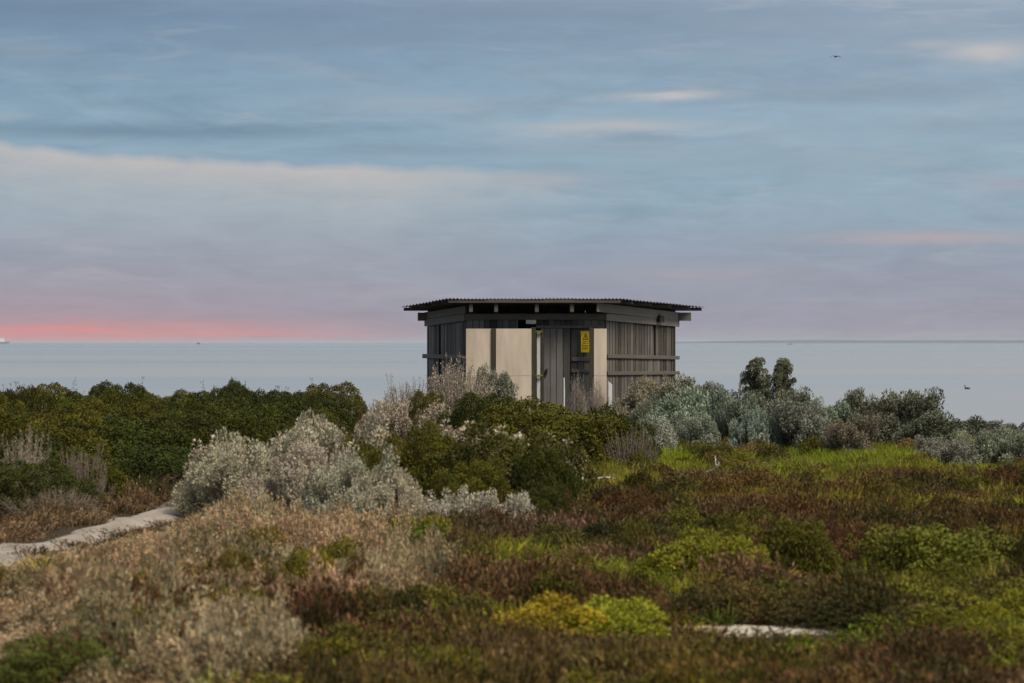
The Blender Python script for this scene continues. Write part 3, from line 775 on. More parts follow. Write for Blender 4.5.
def shrub(kind, px, d, r, h, label, tint, group=None, ry=None, name=None, seed=None, big_=True):
    NB[0] += 1; rr = random.Random(NB[0] * 13 + (seed or 0))
    x = gx(px, d); i = rr.randrange(4)
    r *= 1.08; h *= 1.03
    if kind == 'salt' and r < h * .6: kind = 'sprig'
    t = empty(name or {'puff': 'green_shrub', 'salt': 'saltbush', 'sprig': 'saltbush', 'oval': 'upright_shrub', 'twig': 'twiggy_saltbush', 'grey': 'grey_leaf_shrub'}[kind], (x, d, hz(x, d) - .02), rr.uniform(0, 6.28))
    t.scale = (1, 1, 1) if kind == 'oval' else (h, h, h) if kind == 'sprig' else (r, ry or r * rr.uniform(.85, 1.1), h)
    tag(t, label, 'shrub', group)
    fm, sm = {'puff': (PUFF[i] if big_ else LOWP[i % 3], TRUNK[i % 2]), 'salt': SALT[i], 'sprig': SPRIG[i % 3], 'oval': OVAL[i % 2], 'twig': TWIG[i % 2], 'grey': GREY[i]}[kind]
    o = mesh_obj('foliage', fm, None, t); o.color = (*tint, 1)
    mesh_obj('stems', sm, None, t)
    return t
def vary(c, rr, k=.2): 
    s_ = 1 + rr.uniform(-k, k); return tuple(v * s_ * (1 + rr.uniform(-.08, .08)) for v in c)
DG, OLV, LG = (.036, .044, .005), (.068, .069, .007), (.15, .155, .012)
PALE, PINK, GRN = (.43, .40, .30), (.39, .335, .265), (.23, .29, .215)
rr = random.Random(44)
G1 = 'dark green shrubs massed along the shore beside the hut'
LB1 = 'dark green rounded shrub in the dense thicket between the path and the sea'
for (d, p0, p1, h0, n) in [(33.0, -70, 175, .83, 4), (37, -90, 225, .88, 5), (42, -90, 330, .86, 7), (48, -110, 350, .9, 8), (54, -120, 362, .92, 9), (60, -130, 362, .93, 10)]:
    for k in range(n):
        px = p0 + (p1 - p0) * (k + .5) / n + rr.uniform(-14, 14)
        shrub('puff', px, d + rr.uniform(-1.4, 1.4), rr.uniform(.75, 1.1), h0 * rr.uniform(.72, 1.13), LB1, vary(DG if rr.random() < .55 else OLV, rr, .25), G1)
shrub('puff', 233, 58, .45, 1.06, 'small dark shrub with a bushy knob rising above the thicket skyline', DG)
shrub('puff', 128, 55, .8, 1.05, 'dark shrub forming the highest dome of the shoreline thicket', DG)
shrub('puff', 28, 30.2, .62, .55, 'low dark green shrub on the far edge of the sandy path', DG)
shrub('puff', 362, 30.8, .46, .84, 'small dark green shrub wedged behind the large silvery saltbush', OLV)
# centre
shrub('puff', 428, 29.2, .66, .93, 'large dark green shrub in the middle, behind the silvery saltbush tufts', OLV)
shrub('puff', 500, 29.0, .86, .98, 'broad dark olive green shrub, right half of the large middle clump', (.055, .058, .010))
shrub('puff', 552, 28.4, .44, .84, 'dark green shrub leaning against the right end of the large middle clump', DG)
shrub('puff', 470, 28.2, .50, .70, 'low olive green shrub at the foot of the large middle clump', OLV)
shrub('puff', 545, 40.5, 1.15, 1.03, 'rounded dark green shrub right in front of the hut door', OLV)
shrub('puff', 604, 41.2, .76, .93, 'dark green shrub joined to the right side of the rounded shrub before the door', DG)
shrub('puff', 487, 46.0, .66, 1.0, 'dark green shrub below the left beige panel of the hut', DG)
shrub('puff', 428, 50.0, .42, .95, 'small green shrub tucked into the pinkish twiggy saltbush', OLV)
shrub('puff', 540, 27.4, .36, .52, 'small round dark green shrub at the right foot of the large middle clump', DG)
# silvery saltbush group
shrub('salt', 246, 30.2, .72, .90, 'broad pale grey saltbush on the left beside the sandy path', vary(PALE, rr, .05))
shrub('salt', 322, 31.0, .74, 1.06, 'tallest pale silvery saltbush, its plumes above the neighbouring shrubs', PALE)
shrub('salt', 300, 28.9, .62, .80, 'pale grey saltbush with bare stems in front of the tallest silvery one', (.43, .385, .31))
shrub('salt', 352, 28.0, .56, .78, 'silvery green saltbush in the middle of the pale group', (.35, .355, .265))
shrub('salt', 388, 27.8, .40, .64, 'pale saltbush at the right end of the large silvery group', PALE)
shrub('salt', 212, 30.8, .4, .72, 'small greyish pink saltbush at the left end of the silvery group', PINK)
shrub('salt', 452, 26.9, .22, .50, 'small whitish saltbush at the foot of the large dark green shrub', (.5, .48, .40))
shrub('salt', 421, 27.2, .24, .50, 'small pale saltbush between the silvery group and the dark green shrub', PALE)
shrub('salt', 519, 26.6, .1, .44, 'sparse whitish saltbush sprig before the small round green shrub', (.5, .48, .40))
shrub('salt', 485, 26.9, .1, .46, 'thin pale saltbush tuft below the large dark green shrub', (.46, .44, .35))
shrub('salt', 556, 31.5, .2, .76, 'narrow pale saltbush between the two central dark green shrubs', (.45, .42, .33))
shrub('salt', 481, 31.5, .2, .88, 'pale saltbush peeping over the top of the large dark green shrub', PINK)
shrub('salt', 452, 33.0, .2, .86, 'pale pinkish saltbush behind the large dark green shrub', PINK)
shrub('salt', 507, 31.5, .2, .85, 'pale saltbush tuft right behind the crest of the large dark green shrub', PALE)
# pinkish shrubs left of the hut
shrub('twig', 455, 58, .9, 1.36, 'pinkish grey twiggy saltbush touching the left wall of the hut', (.37, .325, .265))
shrub('twig', 408, 54, .62, 1.06, 'pinkish grey twiggy saltbush left of the hut with upright sprays', (.37, .32, .265))
shrub('salt', 388, 50, .60, .80, 'grey pink saltbush at the end of the dark thicket', PINK)
shrub('grey', 496, 61, .5, 1.18, 'grey green shrub in front of the left beige panel', (.21, .22, .17))
shrub('salt', 436, 48, .30, .80, 'pale tan saltbush below the pinkish twiggy one', PINK)
shrub('twig', 597, 62, .22, .95, 'thin bare twiggy saltbush in front of the right beige panel', (.36, .31, .27))
shrub('twig', 577, 64, .25, 1.05, 'wispy grey twigs standing before the right end of the hut door', (.36, .33, .29))
shrub('salt', 660, 46, .38, .68, 'pale mint grey saltbush low at the edge of the grass right of the green shrub', (.36, .40, .33))
# right-hand shrubs
shrub('salt', 643, 57.0, 0.69, 1.06, 'tan and green saltbush under the right wall of the hut', (.30, .275, .20))
shrub('grey', 668, 57.0, 0.84, 1.02, 'grey green shrub at the right rear corner of the hut', (.20, .205, .155))
shrub('grey', 700, 50.0, 0.84, 0.98, 'blue grey shrub, first one right of the hut in the long row', GRN)
shrub('grey', 733, 49.0, 0.67, 0.94, 'blue grey shrub just left of the tall one in the row', (.16, .20, .155))
shrub('oval', 757, 53.5, 0.25, 1.50, 'tall narrow olive shrub rising above the right row, left of its twin', (.125, .135, .085))
shrub('oval', 782, 53.8, 0.25, 1.45, 'tall narrow olive shrub rising above the right row, right of its twin', (.135, .145, .09))
shrub('grey', 786, 48.0, 0.69, 1.00, 'grey green shrub leaning at the foot of the tall twin shrubs', (.17, .19, .135))
shrub('grey', 752, 45.5, 0.40, 0.75, 'bright mint grey shrub low in front of the tall twin shrubs', (.26, .32, .265))
shrub('grey', 800, 45.5, 0.62, 0.81, 'silver grey shrub in the row below the open water', (.22, .24, .195))
shrub('grey', 828, 47.0, 0.62, 0.86, 'grey green shrub before the gap of water in the right row', GRN)
shrub('grey', 868, 47.0, 0.78, 0.99, 'olive grey shrub with a bumpy crown, left part of the far right row', (.14, .145, .10))
shrub('grey', 902, 47.0, 0.78, 1.02, 'olive grey shrub, highest crown of the far right row', (.135, .145, .10))
shrub('grey', 938, 46.0, 0.73, 0.66, 'dull green shrub sloping down towards the water on the right', (.12, .135, .09))
shrub('grey', 905, 46.5, 0.45, 0.56, 'low blue green shrub in front of the highest crown of the far right row', (.2, .25, .2))
shrub('grey', 850, 44.5, 0.45, 0.67, 'low reddish grey shrub beside the green grass on the right', (.19, .17, .125))
shrub('grey', 715, 57, .7, 0.94, 'dull grey green shrub in the second rank behind the blue grey ones', (.15, .17, .125))
shrub('grey', 690, 47.5, .5, 0.68, 'silvery green shrub at the near foot of the hedge right of the hut', (.25, .29, .23))
shrub('grey', 658, 52, .5, 0.81, 'sage green shrub in front of the tan one by the right wall', (.23, .25, .185))
shrub('grey', 772, 46.5, .5, 0.66, 'silver green shrub filling the hedge below the tall twin shrubs', (.24, .285, .23))
G2 = 'low grey shrubs along the right edge of the meadow'
for (px, d, r, h) in [(945, 39.8, .42, .50), (975, 40.6, .48, .56), (1006, 40.2, .5, .58), (1038, 40.4, .5, .60), (1075, 41, .6, .6)]:
    shrub('grey', px, d, r, h, 'low grey leaved shrub in the row at the right edge above the meadow', vary((.23, .25, .19), rr, .12), G2)
for (px, d, r, h) in [(975, 48, .6, .52), (1012, 48, .6, .5), (1050, 48, .7, .55)]:
    shrub('grey', px, d, r, h, 'dull green shrub behind the low grey row at the right edge', vary((.12, .13, .09), rr, .12), 'dull green shrubs by the water on the right edge')
# left twiggy ones by the path
shrub('twig', 25, 31.0, .30, .84, 'pale dead looking saltbush with bare upright twigs at the left edge', (.36, .31, .24))
shrub('twig', 80, 31.2, .40, .60, 'brownish bare twiggy shrub in front of the dark thicket', (.15, .122, .08))
shrub('twig', 58, 29.6, .5, .30, 'low dry brown tussock on the far side of the path', (.16, .125, .085))
shrub('twig', 632, 40.2, .38, .66, 'leafless brown twigs against the right side of the round green shrub', (.07, .055, .04))
# low green shrubs in the meadow
shrub('puff', 690, 22.0, 0.40, 0.41, 'low yellow green shrub, left one in the meadow row', LG, big_=False)
shrub('puff', 728, 21.9, 0.33, 0.37, 'low bright green shrub beside the dark one in the meadow', LG, big_=False)
shrub('puff', 795, 22.6, 0.32, 0.48, 'small dark green shrub with lighter crown in the middle of the meadow', OLV, big_=False)
shrub('puff', 905, 22.4, 0.38, 0.41, 'low olive green shrub right of the dark meadow shrub', (.095, .10, .013), big_=False)
shrub('puff', 950, 22.2, 0.45, 0.43, 'low spreading green shrub in the right part of the meadow', (.10, .115, .014), big_=False)
shrub('puff', 998, 22.6, 0.40, 0.41, 'low dull green shrub near the right edge of the meadow', (.08, .085, .013), big_=False)
shrub('puff', 535, 17.2, .40, .36, 'low yellow leaved shrub near the front, left of a bright green one', (.26, .20, .014), big_=False)
shrub('puff', 610, 17.4, .38, .29, 'low bright green shrub near the front, beside the bare sand', (.19, .21, .014), big_=False)
shrub('puff', 420, 24.0, 0.36, 0.36, 'low bright green shrub in front of the pale saltbush group', (.10, .14, .02), big_=False)
shrub('puff', 600, 14.9, 0.26, 0.18, 'very low green shrub at the bottom edge', (.12, .16, .02), big_=False)
shrub('puff', 60, 14.9, 0.41, 0.27, 'low green shrub in the bottom left corner among pale saltbush', (.075, .095, .016))

# ------------------------------------------------------------------ ground cover (nobody could count it)
print('ground cover')
def tuft_salt(seed):
    L, st = plume_bush(seed, nplume=30, per=36, plume_len=.38, plume_rad=.13, leaf=.10, up=.36, wid=.42, fit=False)
    return L
def tuft_samphire(seed):
    L = Leaves(seed); r = L.r; n = 90
    P = np.zeros((n, 3)); P[:, :2] = r.normal(size=(n, 2)) * .42
    D = r.normal(size=(n, 3)) * .28; D[:, :2] += P[:, :2] * .5; D[:, 2] = 1
    H = r.uniform(.5, 1.0, n)
    L.blades(P, D, H, .045, .08)
    for k in range(5):   # little side joints
        t = r.uniform(.25, .95, n)[:, None]
        L.put(P + unit(D) * H[:, None] * t, D * .7 + r.normal(size=(n, 3)) * .5, .16, .06)
    return L
def tuft_grass(seed):
    L = Leaves(seed); r = L.r; n = 75
    P = np.zeros((n, 3)); P[:, :2] = r.normal(size=(n, 2)) * .28
    D = r.normal(size=(n, 3)) * .35; D[:, :2] += P[:, :2] * .7; D[:, 2] = 1
    L.blades(P, D, r.uniform(.5, 1.1, n), .042, .3)
    return L
def tuft_herb(seed):
    L = Leaves(seed); r = L.r
    for k in range(14):
        c = hemi(r, 1, .1)[0] * r.uniform(.4, .85); c[:2] *= 1.2
        n = 26; dd = unit(r.normal(size=(n, 3)) + [0, 0, .6])
        L.put(c + dd * .2 * r.random(n)[:, None], dd + [0, 0, .5], .14, .07)
    return L
def cover_collection(name, fn, n, seed):
    col_ = bpy.data.collections.new(name)
    for i in range(n):
        me = fn(seed + i).mesh(name, M['leaf_cover'])
        col_.objects.link(bpy.data.objects.new(name + '_source', me))
    return col_
COLL = {'salt': cover_collection('salt_tuft', tuft_salt, 6, 300), 'samphire': cover_collection('samphire_tuft', tuft_samphire, 6, 330),
        'grass': cover_collection('grass_tuft', tuft_grass, 6, 360), 'cushion': cover_collection('cushion', lambda q: puffy_bush(q, npuff=40, leaf=.075, perp=75, sep=.94, pmin=.14, pmax=.25), 6, 420), 'herb': cover_collection('herb_tuft', tuft_herb, 5, 390)}
def scatter(name, coll, P, rot, scl, tint, kind_label):
    n = len(P)
    me = bpy.data.meshes.new(name); me.vertices.add(n); me.vertices.foreach_set('co', P.reshape(-1).astype(np.float32))
    for nm, ty, arr, key in (('rot', 'FLOAT_VECTOR', rot, 'vector'), ('scl', 'FLOAT_VECTOR', scl, 'vector'), ('tint', 'FLOAT_COLOR', np.concatenate([tint, np.ones((n, 1))], 1), 'color')):
        a_ = me.attributes.new(nm, ty, 'POINT'); a_.data.foreach_set(key, arr.reshape(-1).astype(np.float32))
    a_ = me.attributes.new('pick', 'INT', 'POINT'); a_.data.foreach_set('value', RNG.integers(0, len(coll.objects), n).astype(np.int32))
    o = mesh_obj(name, me); tag(o, kind_label, None, None, 'stuff')
    ng = bpy.data.node_groups.new(name, 'GeometryNodeTree')
    ng.interface.new_socket('Geometry', in_out='INPUT', socket_type='NodeSocketGeometry')
    ng.interface.new_socket('Geometry', in_out='OUTPUT', socket_type='NodeSocketGeometry')
    gi = ng.nodes.new('NodeGroupInput'); go = ng.nodes.new('NodeGroupOutput')
    ci = ng.nodes.new('GeometryNodeCollectionInfo'); ci.inputs[0].default_value = coll
    ci.inputs['Separate Children'].default_value = True; ci.inputs['Reset Children'].default_value = True
    ip = ng.nodes.new('GeometryNodeInstanceOnPoints'); ip.inputs['Pick Instance'].default_value = True
    def attr(nm, ty):
        a_ = ng.nodes.new('GeometryNodeInputNamedAttribute'); a_.data_type = ty; a_.inputs[0].default_value = nm
        return a_.outputs[0]
    ng.links.new(gi.outputs[0], ip.inputs['Points']); ng.links.new(ci.outputs[0], ip.inputs['Instance'])
    ng.links.new(attr('pick', 'INT'), ip.inputs['Instance Index'])
    ng.links.new(attr('rot', 'FLOAT_VECTOR'), ip.inputs['Rotation']); ng.links.new(attr('scl', 'FLOAT_VECTOR'), ip.inputs['Scale'])
    ng.links.new(ip.outputs[0], go.inputs[0])
    md = o.modifiers.new('scatter', 'NODES'); md.node_group = ng
    return o

def candidates(n, dmin, dmax, m=.225):
    n = int(n * 1.38)
    d = np.sqrt(RNG.uniform(dmin ** 2, dmax ** 2, n)); x = RNG.uniform(-m, m, n) * d + RNG.uniform(-3.2, 3.2, n)
    return x, d
def prow(x, d): return 512 + x / d * F, 343 + EYE * F / d      # ground place written as (px, row), only to draw the plan
def patch(px, row, c, rx, ry, s_=7):
    q = ((px - c[0]) / rx) ** 2 + ((row - c[1]) / ry) ** 2
    return np.exp(-q * 1.2)
def finish(x, d, h, spread, tint, hv=.25, squash=None):
    n = len(x); z = height(x, d)
    P = np.stack([x, d, z - .01], 1)
    rot = np.stack([RNG.normal(0, .12, n), RNG.normal(0, .12, n), RNG.uniform(0, 6.28, n)], 1)
    hh = h * RNG.uniform(1 - hv, 1 + hv, n); s_ = spread * RNG.uniform(.75, 1.25, n)
    return P, rot, np.stack([s_, s_, hh], 1), tint
def palette(cols, w, n, x, d, sc, seed):
    """mix colours in soft patches of ground plus a little plant to plant variation"""
    W_ = np.stack([np.exp(11 * (fbm(x * sc + 31 * i, d * sc * .55 + 17 * i, seed + i, 3) + RNG.normal(0, .09, n))) * w[i] for i in range(len(cols))], 1)
    W_ /= W_.sum(1, keepdims=True)
    return (W_ @ np.array(cols)) * RNG.uniform(.75, 1.25, (n, 1))

PB_R = [520, 530, 560, 600, 625, 650, 690, 730]; PB_P = [395, 412, 432, 440, 390, 320, 262, 230]
def salt_zone(px, row):
    b = np.interp(row, PB_R, PB_P)
    return sstep(28, -22, px - b)
def holes(px, row):
    h = np.zeros_like(px)
    for c, rx, ry in (((232, 566), 34, 9), ((330, 590), 36, 16), ((150, 652), 30, 26), ((110, 600), 18, 8), ((250, 615), 30, 10), ((60, 690), 40, 9), ((385, 612), 34, 12), ((290, 640), 30, 10)):
        h = np.maximum(h, patch(px, row, c, rx, ry))
    return h
def clear(x, d):                     # bare places: path, sand patch, hut
    ok = (path_dist(x, d) > .26 + .34 * vnoise(x * 1.7, d * 1.7, 21)) | (RNG.random(len(x)) < .05)
    ok &= (((x - SPX) / .74) ** 2 + ((d - SPY + .08) / .48) ** 2 > 1) | (RNG.random(len(x)) < .09)
    ok &= ~((x > -2.6) & (x < 4.9) & (d > 75.2) & (d < 80))
    ok &= d < edge_of_land(x) + 10
    return ok

def low_by_sand(x, d): return 1 - .72 * np.exp(-(((x - SPX) / 1.3) ** 2 + ((d - SPY + 1.4) / 1.3) ** 2) ** 2)
# pale saltbush cover
x, d = candidates(26000, 13.2, 31.5)
px, row = prow(x, d)
z_ = salt_zone(px, row); hl = holes(px, row)
keep = clear(x, d) & (RNG.random(len(x)) < z_ * (1 - .5 * hl) * (.12 + .88 * sstep(.36, .56, fbm(x * 1.3, d * 1.0, 71)))) & ((px < 300) | (row > 512)) & (RNG.random(len(x)) < .33)
keep &= ~((px < 190) & (row < np.interp(px, [-400, 0, 60, 120, 190], [640, 578, 561, 548, 527])))
x, d = x[keep], d[keep]; n = len(x); print('salt', n)
px, row = prow(x, d); near_path = np.clip(.16 + (row - np.interp(px, [-400, 0, 60, 120, 190, 230], [640, 578, 561, 548, 527, 470])) / 75, .3, 1)
t_ = palette([(.43, .335, .22), (.29, .27, .165), (.43, .30, .205), (.14, .145, .07), (.37, .325, .215), (.20, .11, .065)], [1, 1, .7, .9, 1.1, .4], n, x, d, .9, 50)
scatter('saltbush_cover', COLL['salt'], *finish(x, d, (.07 + .36 * sstep(.30, .66, fbm(x * 1.25, d * 1.0, 4))) * near_path, .23, t_, .3), 'pale tan and grey saltbush covering the low dune on the left')

# samphire: red brown and olive
x, d = candidates(60000, 13.0, 66)
px, row = prow(x, d)
sz = salt_zone(px, row) * (1 - holes(px, row))
gz = sstep(505, 472, row) * sstep(560, 640, px)
sel = .42 * (.25 + .9 * sstep(.36, .56, fbm(x * .9, d * .6, 91)))
sel = np.maximum(sel, 1.2 * ((path_dist(x, d) < 2.5) & (px < 220)))
keep = clear(x, d) & (RNG.random(len(x)) < sel * (1 - .92 * sz) * (1 - .93 * gz)) & ((px > 180) | (row > 545) | (path_dist(x, d) < 3))
x, d = x[keep], d[keep]; n = len(x); print('samphire', n)
px, row = prow(x, d)
t_ = palette([(.085, .038, .018), (.050, .044, .010), (.19, .12, .075), (.022, .027, .006), (.115, .058, .024), (.09, .08, .013)], [1, 1, .6, 1.1, .9, .8], n, x, d, .85, 60)
pk = patch(px, row, (590, 560), 130, 20)[:, None] * .6
t_ = t_ * (1 - pk) + np.array([.20, .12, .085]) * pk * RNG.uniform(.7, 1.3, (n, 1))
pa = (np.exp(-(np.minimum(path_dist(x, d), 9) / 1.4) ** 2) * .8)[:, None] * (px < 250)[:, None]
t_ = t_ * (1 - pa) + np.array([.17, .125, .075]) * pa * RNG.uniform(.6, 1.3, (n, 1))
rd = np.maximum(holes(px, row) * salt_zone(px, row), patch(px, row, (880, 600), 200, 14) * .7)[:, None] * (RNG.random((n, 1)) < .7)
t_ = t_ * (1 - rd) + np.array([.10, .034, .026]) * rd * RNG.uniform(.6, 1.3, (n, 1))
scatter('samphire_cover', COLL['samphire'], *finish(x, d, np.maximum(.05 + .27 * sstep(.32, .68, fbm(x * 1.3, d * .9, 14)), .17 * (path_dist(x, d) < 2.5) * (px < 220) * (row < np.interp(px, [-400, 0, 60, 120, 190], [600, 553, 538, 522, 510]))) * low_by_sand(x, d) * np.interp(d, [32, 41], [1, .6]) * np.where((px < 230) & (path_dist(x, d) < 3.2) & (row > np.interp(px, [-400, 0, 60, 120, 190], [600, 553, 538, 522, 510])), .3, 1.0), .24, t_, .35), 'red brown and olive samphire covering the salt meadow')

# grass
x, d = candidates(42000, 13.0, 56)
px, row = prow(x, d)
sz = salt_zone(px, row) * (1 - .8 * holes(px, row))
gr = np.clip(1.25 * sstep(520, 478, row) * sstep(570, 650, px), 0, 1)
for c, rx, ry, w_ in (((430, 560), 70, 20, .9), ((800, 525), 60, 10, .8), ((380, 648), 150, 28, .75), ((450, 690), 260, 26, .6), ((540, 540), 60, 14, .5), ((700, 500), 60, 10, .5), ((940, 520), 60, 9, .5), ((160, 655), 30, 30, .7), ((850, 660), 200, 20, .35), ((640, 520), 60, 20, .4)):
    gr = np.maximum(gr, w_ * patch(px, row, c, rx, ry))
gr = np.maximum(gr, .18)
keep = clear(x, d) & (RNG.random(len(x)) < gr * (1 - .9 * sz) * (.3 + .9 * sstep(.35, .6, fbm(x * .7, d * .5, 131)))) & ((px > 190) | (row > 560))
x, d = x[keep], d[keep]; n = len(x); print('grass', n)
px, row = prow(x, d)
t_ = palette([(.18, .225, .014), (.13, .135, .014), (.25, .21, .026), (.055, .085, .011), (.18, .13, .035)], [1.1, 1, .6, 1, .5], n, x, d, .9, 80)
g2 = (sstep(500, 470, row) * sstep(580, 640, px) * .75)[:, None]
t_ = t_ * (1 - g2) + np.array([.145, .20, .011]) * g2 * RNG.uniform(.6, 1.3, (n, 1))
hgt_ = (.13 + .16 * fbm(x * .8, d * .8, 24) + .03 * sstep(490, 460, row)) * low_by_sand(x, d) * np.interp(d, [14, 24, 32, 41], [.62, 1, 1, .8])
scatter('meadow_grass', COLL['grass'], *finish(x, d, hgt_, .24, t_, .35), 'green and yellowing grass growing through the salt meadow')

# low cushions of scrub: the lumps and hollows of the meadow
x, d = candidates(3400, 13.0, 47)
px, row = prow(x, d)
keep = clear(x, d) & (RNG.random(len(x)) < (1 - .93 * salt_zone(px, row) * (1 - .55 * holes(px, row))) * (.15 + .85 * sstep(.40, .60, fbm(x * .55, d * .40, 191)))) & ((px > 190) | (row > 560)) & (low_by_sand(x, d) > .8) & ~((px > 470) & (px < 680) & (row > 632) & (row < 700)) & ~((px > 630) & (px < 1015) & (row > 572) & (row < 612)) & ~((px > 600) & (row < 484) & (RNG.random(len(x)) < .7))
x, d = x[keep], d[keep]; n = len(x); print('cushions', n)
t_ = palette([(.055, .060, .008), (.095, .045, .020), (.12, .115, .011), (.025, .030, .008), (.155, .16, .012), (.16, .11, .05)], [1, .9, 1, 1, .9, .5], n, x, d, .6, 140)
px, row = prow(x, d)
rp = np.maximum.reduce([patch(px, row, c, rx, ry) for c, rx, ry in (((232, 566), 34, 10), ((385, 608), 34, 12), ((120, 602), 18, 8), ((420, 600), 20, 20))])[:, None] * salt_zone(px, row)[:, None]
t_ = t_ * (1 - rp) + np.array([.085, .026, .020]) * rp * RNG.uniform(.7, 1.3, (n, 1))
scatter('scrub_cover', COLL['cushion'], *finish(x, d, .10 + .28 * fbm(x * .6, d * .5, 44) * RNG.uniform(.6, 1.3, n), .10 + .30 * fbm(x * .8, d * .6, 45), t_, .3), 'low cushions of olive, green and red brown scrub across the meadow')

# leafy herbs
x, d = candidates(9000, 13.0, 50)
px, row = prow(x, d)
keep = clear(x, d) & (RNG.random(len(x)) < (1 - .92 * salt_zone(px, row)) * sstep(.5, .66, fbm(x * .6, d * .45, 171)) * .8) & ((px > 190) | (row > 560))
x, d = x[keep], d[keep]; n = len(x); print('herb', n)
t_ = palette([(.12, .155, .012), (.075, .105, .010), (.035, .05, .008), (.18, .15, .018)], [1, 1, 1, .4], n, x, d, .5, 110)
scatter('herb_cover', COLL['herb'], *finish(x, d, .15, .16, t_, .3), 'low leafy green herbs among the samphire')

# ------------------------------------------------------------------ driftwood
def driftwood(px, row, size, seed, label):
    r = random.Random(seed); d_ = gd(row); x_ = gx(px, d_); mb = MB()
    def br(p, dr, l, rad, dep):
        pts_ = [p]; q = p.copy(); dr = dr.copy()
        for k in range(4):
            dr = (dr + Vector((r.uniform(-.35, .35), r.uniform(-.35, .35), r.uniform(-.25, .3)))).normalized(); q = q + dr * l / 4; pts_.append(q.copy())
            if dep and k > 0: br(q.copy(), (dr + Vector((r.uniform(-1, 1), r.uniform(-1, 1), r.uniform(.1, .9)))).normalized(), l * .5, rad * .55, dep - 1)
        mb.tube(pts_, [rad * (1 - .17 * k) for k in range(5)], 6)
    br(Vector((-size * .5, 0, .06)), Vector((1, .2, .35)), size, size * .085, 2)
    t_ = empty('driftwood', (x_, d_, hz(x_, d_) + .12)); tag(t_, label, 'driftwood')
    mb.build('branch', M['driftwood'], t_)
driftwood(714, 488, .20, 4, 'bleached forked driftwood branch lying in the meadow grass')
driftwood(603, 497, .15, 9, 'small pale piece of driftwood right of the large dark green shrub')

# ------------------------------------------------------------------ boats, birds
def wl(d): return SEA
t = empty('cargo_ship', (gx(0, 9000), 9000, SEA)); tag(t, 'pale grey ship on the horizon at the left edge of the sea', 'ship')
mb = MB(); mb.add([(-60,-6,0),(22,-6,0),(27,0,0),(22,6,0),(-60,6,0),(-62,-7,7),(24,-7,7),(31,0,8.5),(24,7,7),(-62,7,7)],
   [(0,1,6,5),(1,2,7,6),(2,3,8,7),(3,4,9,8),(4,0,5,9),(5,6,7,8,9),(4,3,2,1,0)]); mb.build('hull', M['hull_grey'], t)
mb = MB(); mb.box(-10, 14, -5, 5, 7, 14); mb.box(-4, 10, -4.5, 4.5, 14, 18); mb.box(-2, 8, -5.5, 5.5, 18, 20); mb.build('superstructure', M['ship_white'], t)
mb = MB(); mb.tube([(2,0,20),(2,0,27)], .7, 6); mb.build('mast', M['hull_grey'], t)
mb = MB(); mb.tube([(0,0,24),(4,0,24)], .4, 5); mb.build('yard', M['hull_grey'], t)
mb = MB(); mb.tube([(-7,0,14),(-7.5,0,19)], [2, 1.7], 8); mb.build('funnel', M['hull_grey'], t)
def fishing_boat(px, d_, s_, rz_, label, m1, m2):
    t = empty('fishing_boat', (gx(px, d_), d_, SEA), rz_); t.scale = (s_,) * 3; tag(t, label, 'boat')
    mb = MB(); mb.add([(-6,-1.6,0),(4,-1.6,0),(6,0,0),(4,1.6,0),(-6,1.6,0),(-6.4,-2,2),(4.3,-2,2.3),(7.2,0,3.2),(4.3,2,2.3),(-6.4,2,2)],
       [(0,1,6,5),(1,2,7,6),(2,3,8,7),(3,4,9,8),(4,0,5,9),(5,6,7,8,9),(4,3,2,1,0)]); mb.build('hull', m1, t)
    mb = MB(); mb.box(-1.5, 2.5, -1.4, 1.4, 2.2, 5.2); mb.box(-1.9, 2.9, -1.6, 1.6, 5.2, 5.5); mb.build('wheelhouse', m2, t)
    mb = MB(); mb.tube([(0,0,5.5),(0,0,9.5)], [.22,.14], 6); mb.build('mast', m1, t)
    mb = MB(); mb.tube([(-5,0,2),(-5,0,6)], .15, 5); mb.build('mast', m1, t)
fishing_boat(198.5, 7500, .75, .5, 'tiny dark boat under the pink glow on the horizon', M['hull_dark'], M['hull_dark'])
fishing_boat(790, 5200, .72, .1, 'tiny grey boat on the water right of the hut', M['hull_grey'], M['hull_grey'])

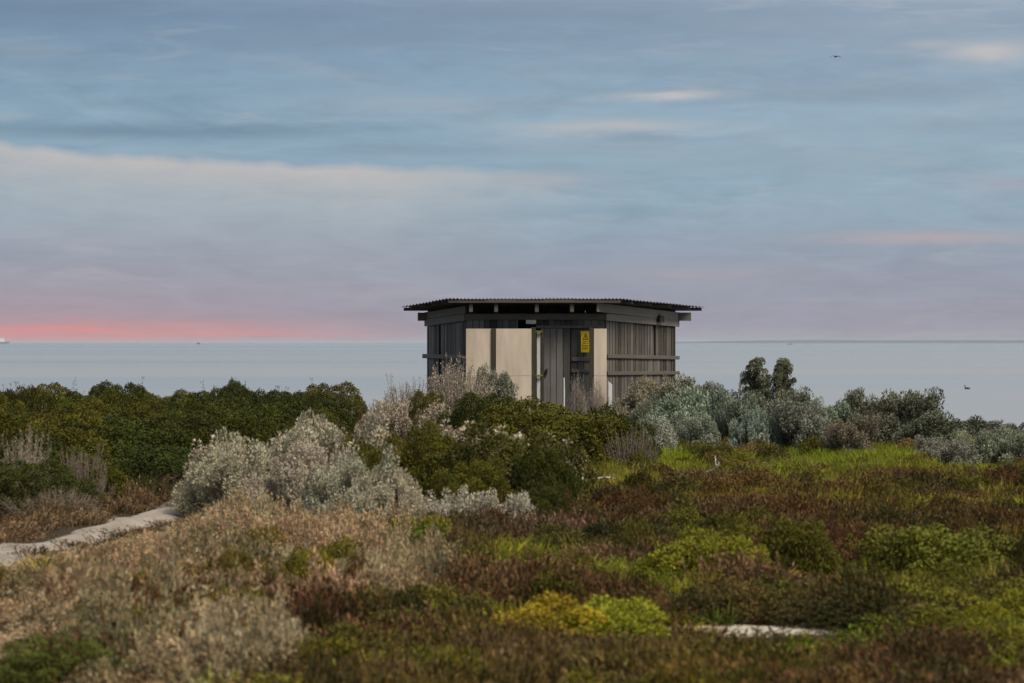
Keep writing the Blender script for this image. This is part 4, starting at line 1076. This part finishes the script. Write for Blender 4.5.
# a dark waterbird afloat, neck turned to the left
def skin_body(name, pts, edges, rads, mat, parent, levels=2):
    me = bpy.data.meshes.new(name); me.from_pydata(pts, edges, []); o = mesh_obj(name, me, mat, parent)
    md = o.modifiers.new('skin', 'SKIN'); me.skin_vertices[0].data[0].use_root = True
    for i, r_ in enumerate(rads): me.skin_vertices[0].data[i].radius = r_ if isinstance(r_, tuple) else (r_, r_)
    s_ = o.modifiers.new('sub', 'SUBSURF'); s_.levels = levels; s_.render_levels = levels
    return o
bd = 3.85 * F / 46.5
t = empty('waterbird', (gx(967, bd), bd, SEA)); tag(t, 'black waterbird floating on the sea far right', 'bird')
skin_body('body', [(.0,0,.05),(.16,0,.06),(.27,0,.10),(-.12,0,.07),(-.16,0,.17),(-.15,0,.27),(-.19,0,.31),(-.27,0,.30)],
          [(0,1),(1,2),(0,3),(3,4),(4,5),(5,6),(6,7)], [.11,.085,.025,.085,.045,.04,.045,.012], M['bird'], t)
bd = 190.0; zz = EYE + (343 - 57) / F * bd
t = empty('flying_bird', (gx(836, bd), bd, zz), .35); tag(t, 'dark bird in flight high in the sky on the upper right', 'bird')
skin_body('body', [(0,0,0),(0,-.13,.005),(0,-.2,.012),(0,-.25,.0),(0,.12,0),(0,.25,0)], [(0,1),(1,2),(2,3),(0,4),(4,5)], [.05,.042,.03,.01,.04,(.05,.012)], M['bird'], t)
for s_ in (-1, 1):
    vs = []; prof = [(.02, .09, -.08, .015), (.12, .10, -.09, .06), (.24, .07, -.08, .045), (.34, .0, -.07, -.005), (.40, -.06, -.09, -.04)]
    for (x_, le, te, z_) in prof:
        for (yy, zo) in ((-le, z_), ((-le - te) / 2, z_ + .012), (-te, z_), ((-le - te) / 2, z_ - .008)): vs.append((s_ * x_, yy, zo))
    fs = []
    for i in range(len(prof) - 1):
        for k in range(4): fs.append((i*4+k, i*4+(k+1)%4, (i+1)*4+(k+1)%4, (i+1)*4+k))
    fs += [(0,1,2,3), tuple(len(vs)-4+k for k in range(4))]
    me = bpy.data.meshes.new('wing'); me.from_pydata(vs, [], fs); me.update(); mesh_obj('wing', me, M['bird'], t)

# ------------------------------------------------------------------ sea air
m, nt, out = new_mat('haze_air')
pv = N(nt, 'ShaderNodeVolumePrincipled'); pv.inputs['Color'].default_value = (.80, .86, .93, 1); pv.inputs['Density'].default_value = 3.2e-5; pv.inputs['Anisotropy'].default_value = .2
nt.links.new(pv.outputs[0], out.inputs['Volume'])
mb = MB(); mb.box(-50000, 50000, -400, 50000, -5.5, 34); h_ = mb.build('haze', m); tag(h_, 'thin sea haze', None, None, 'stuff')
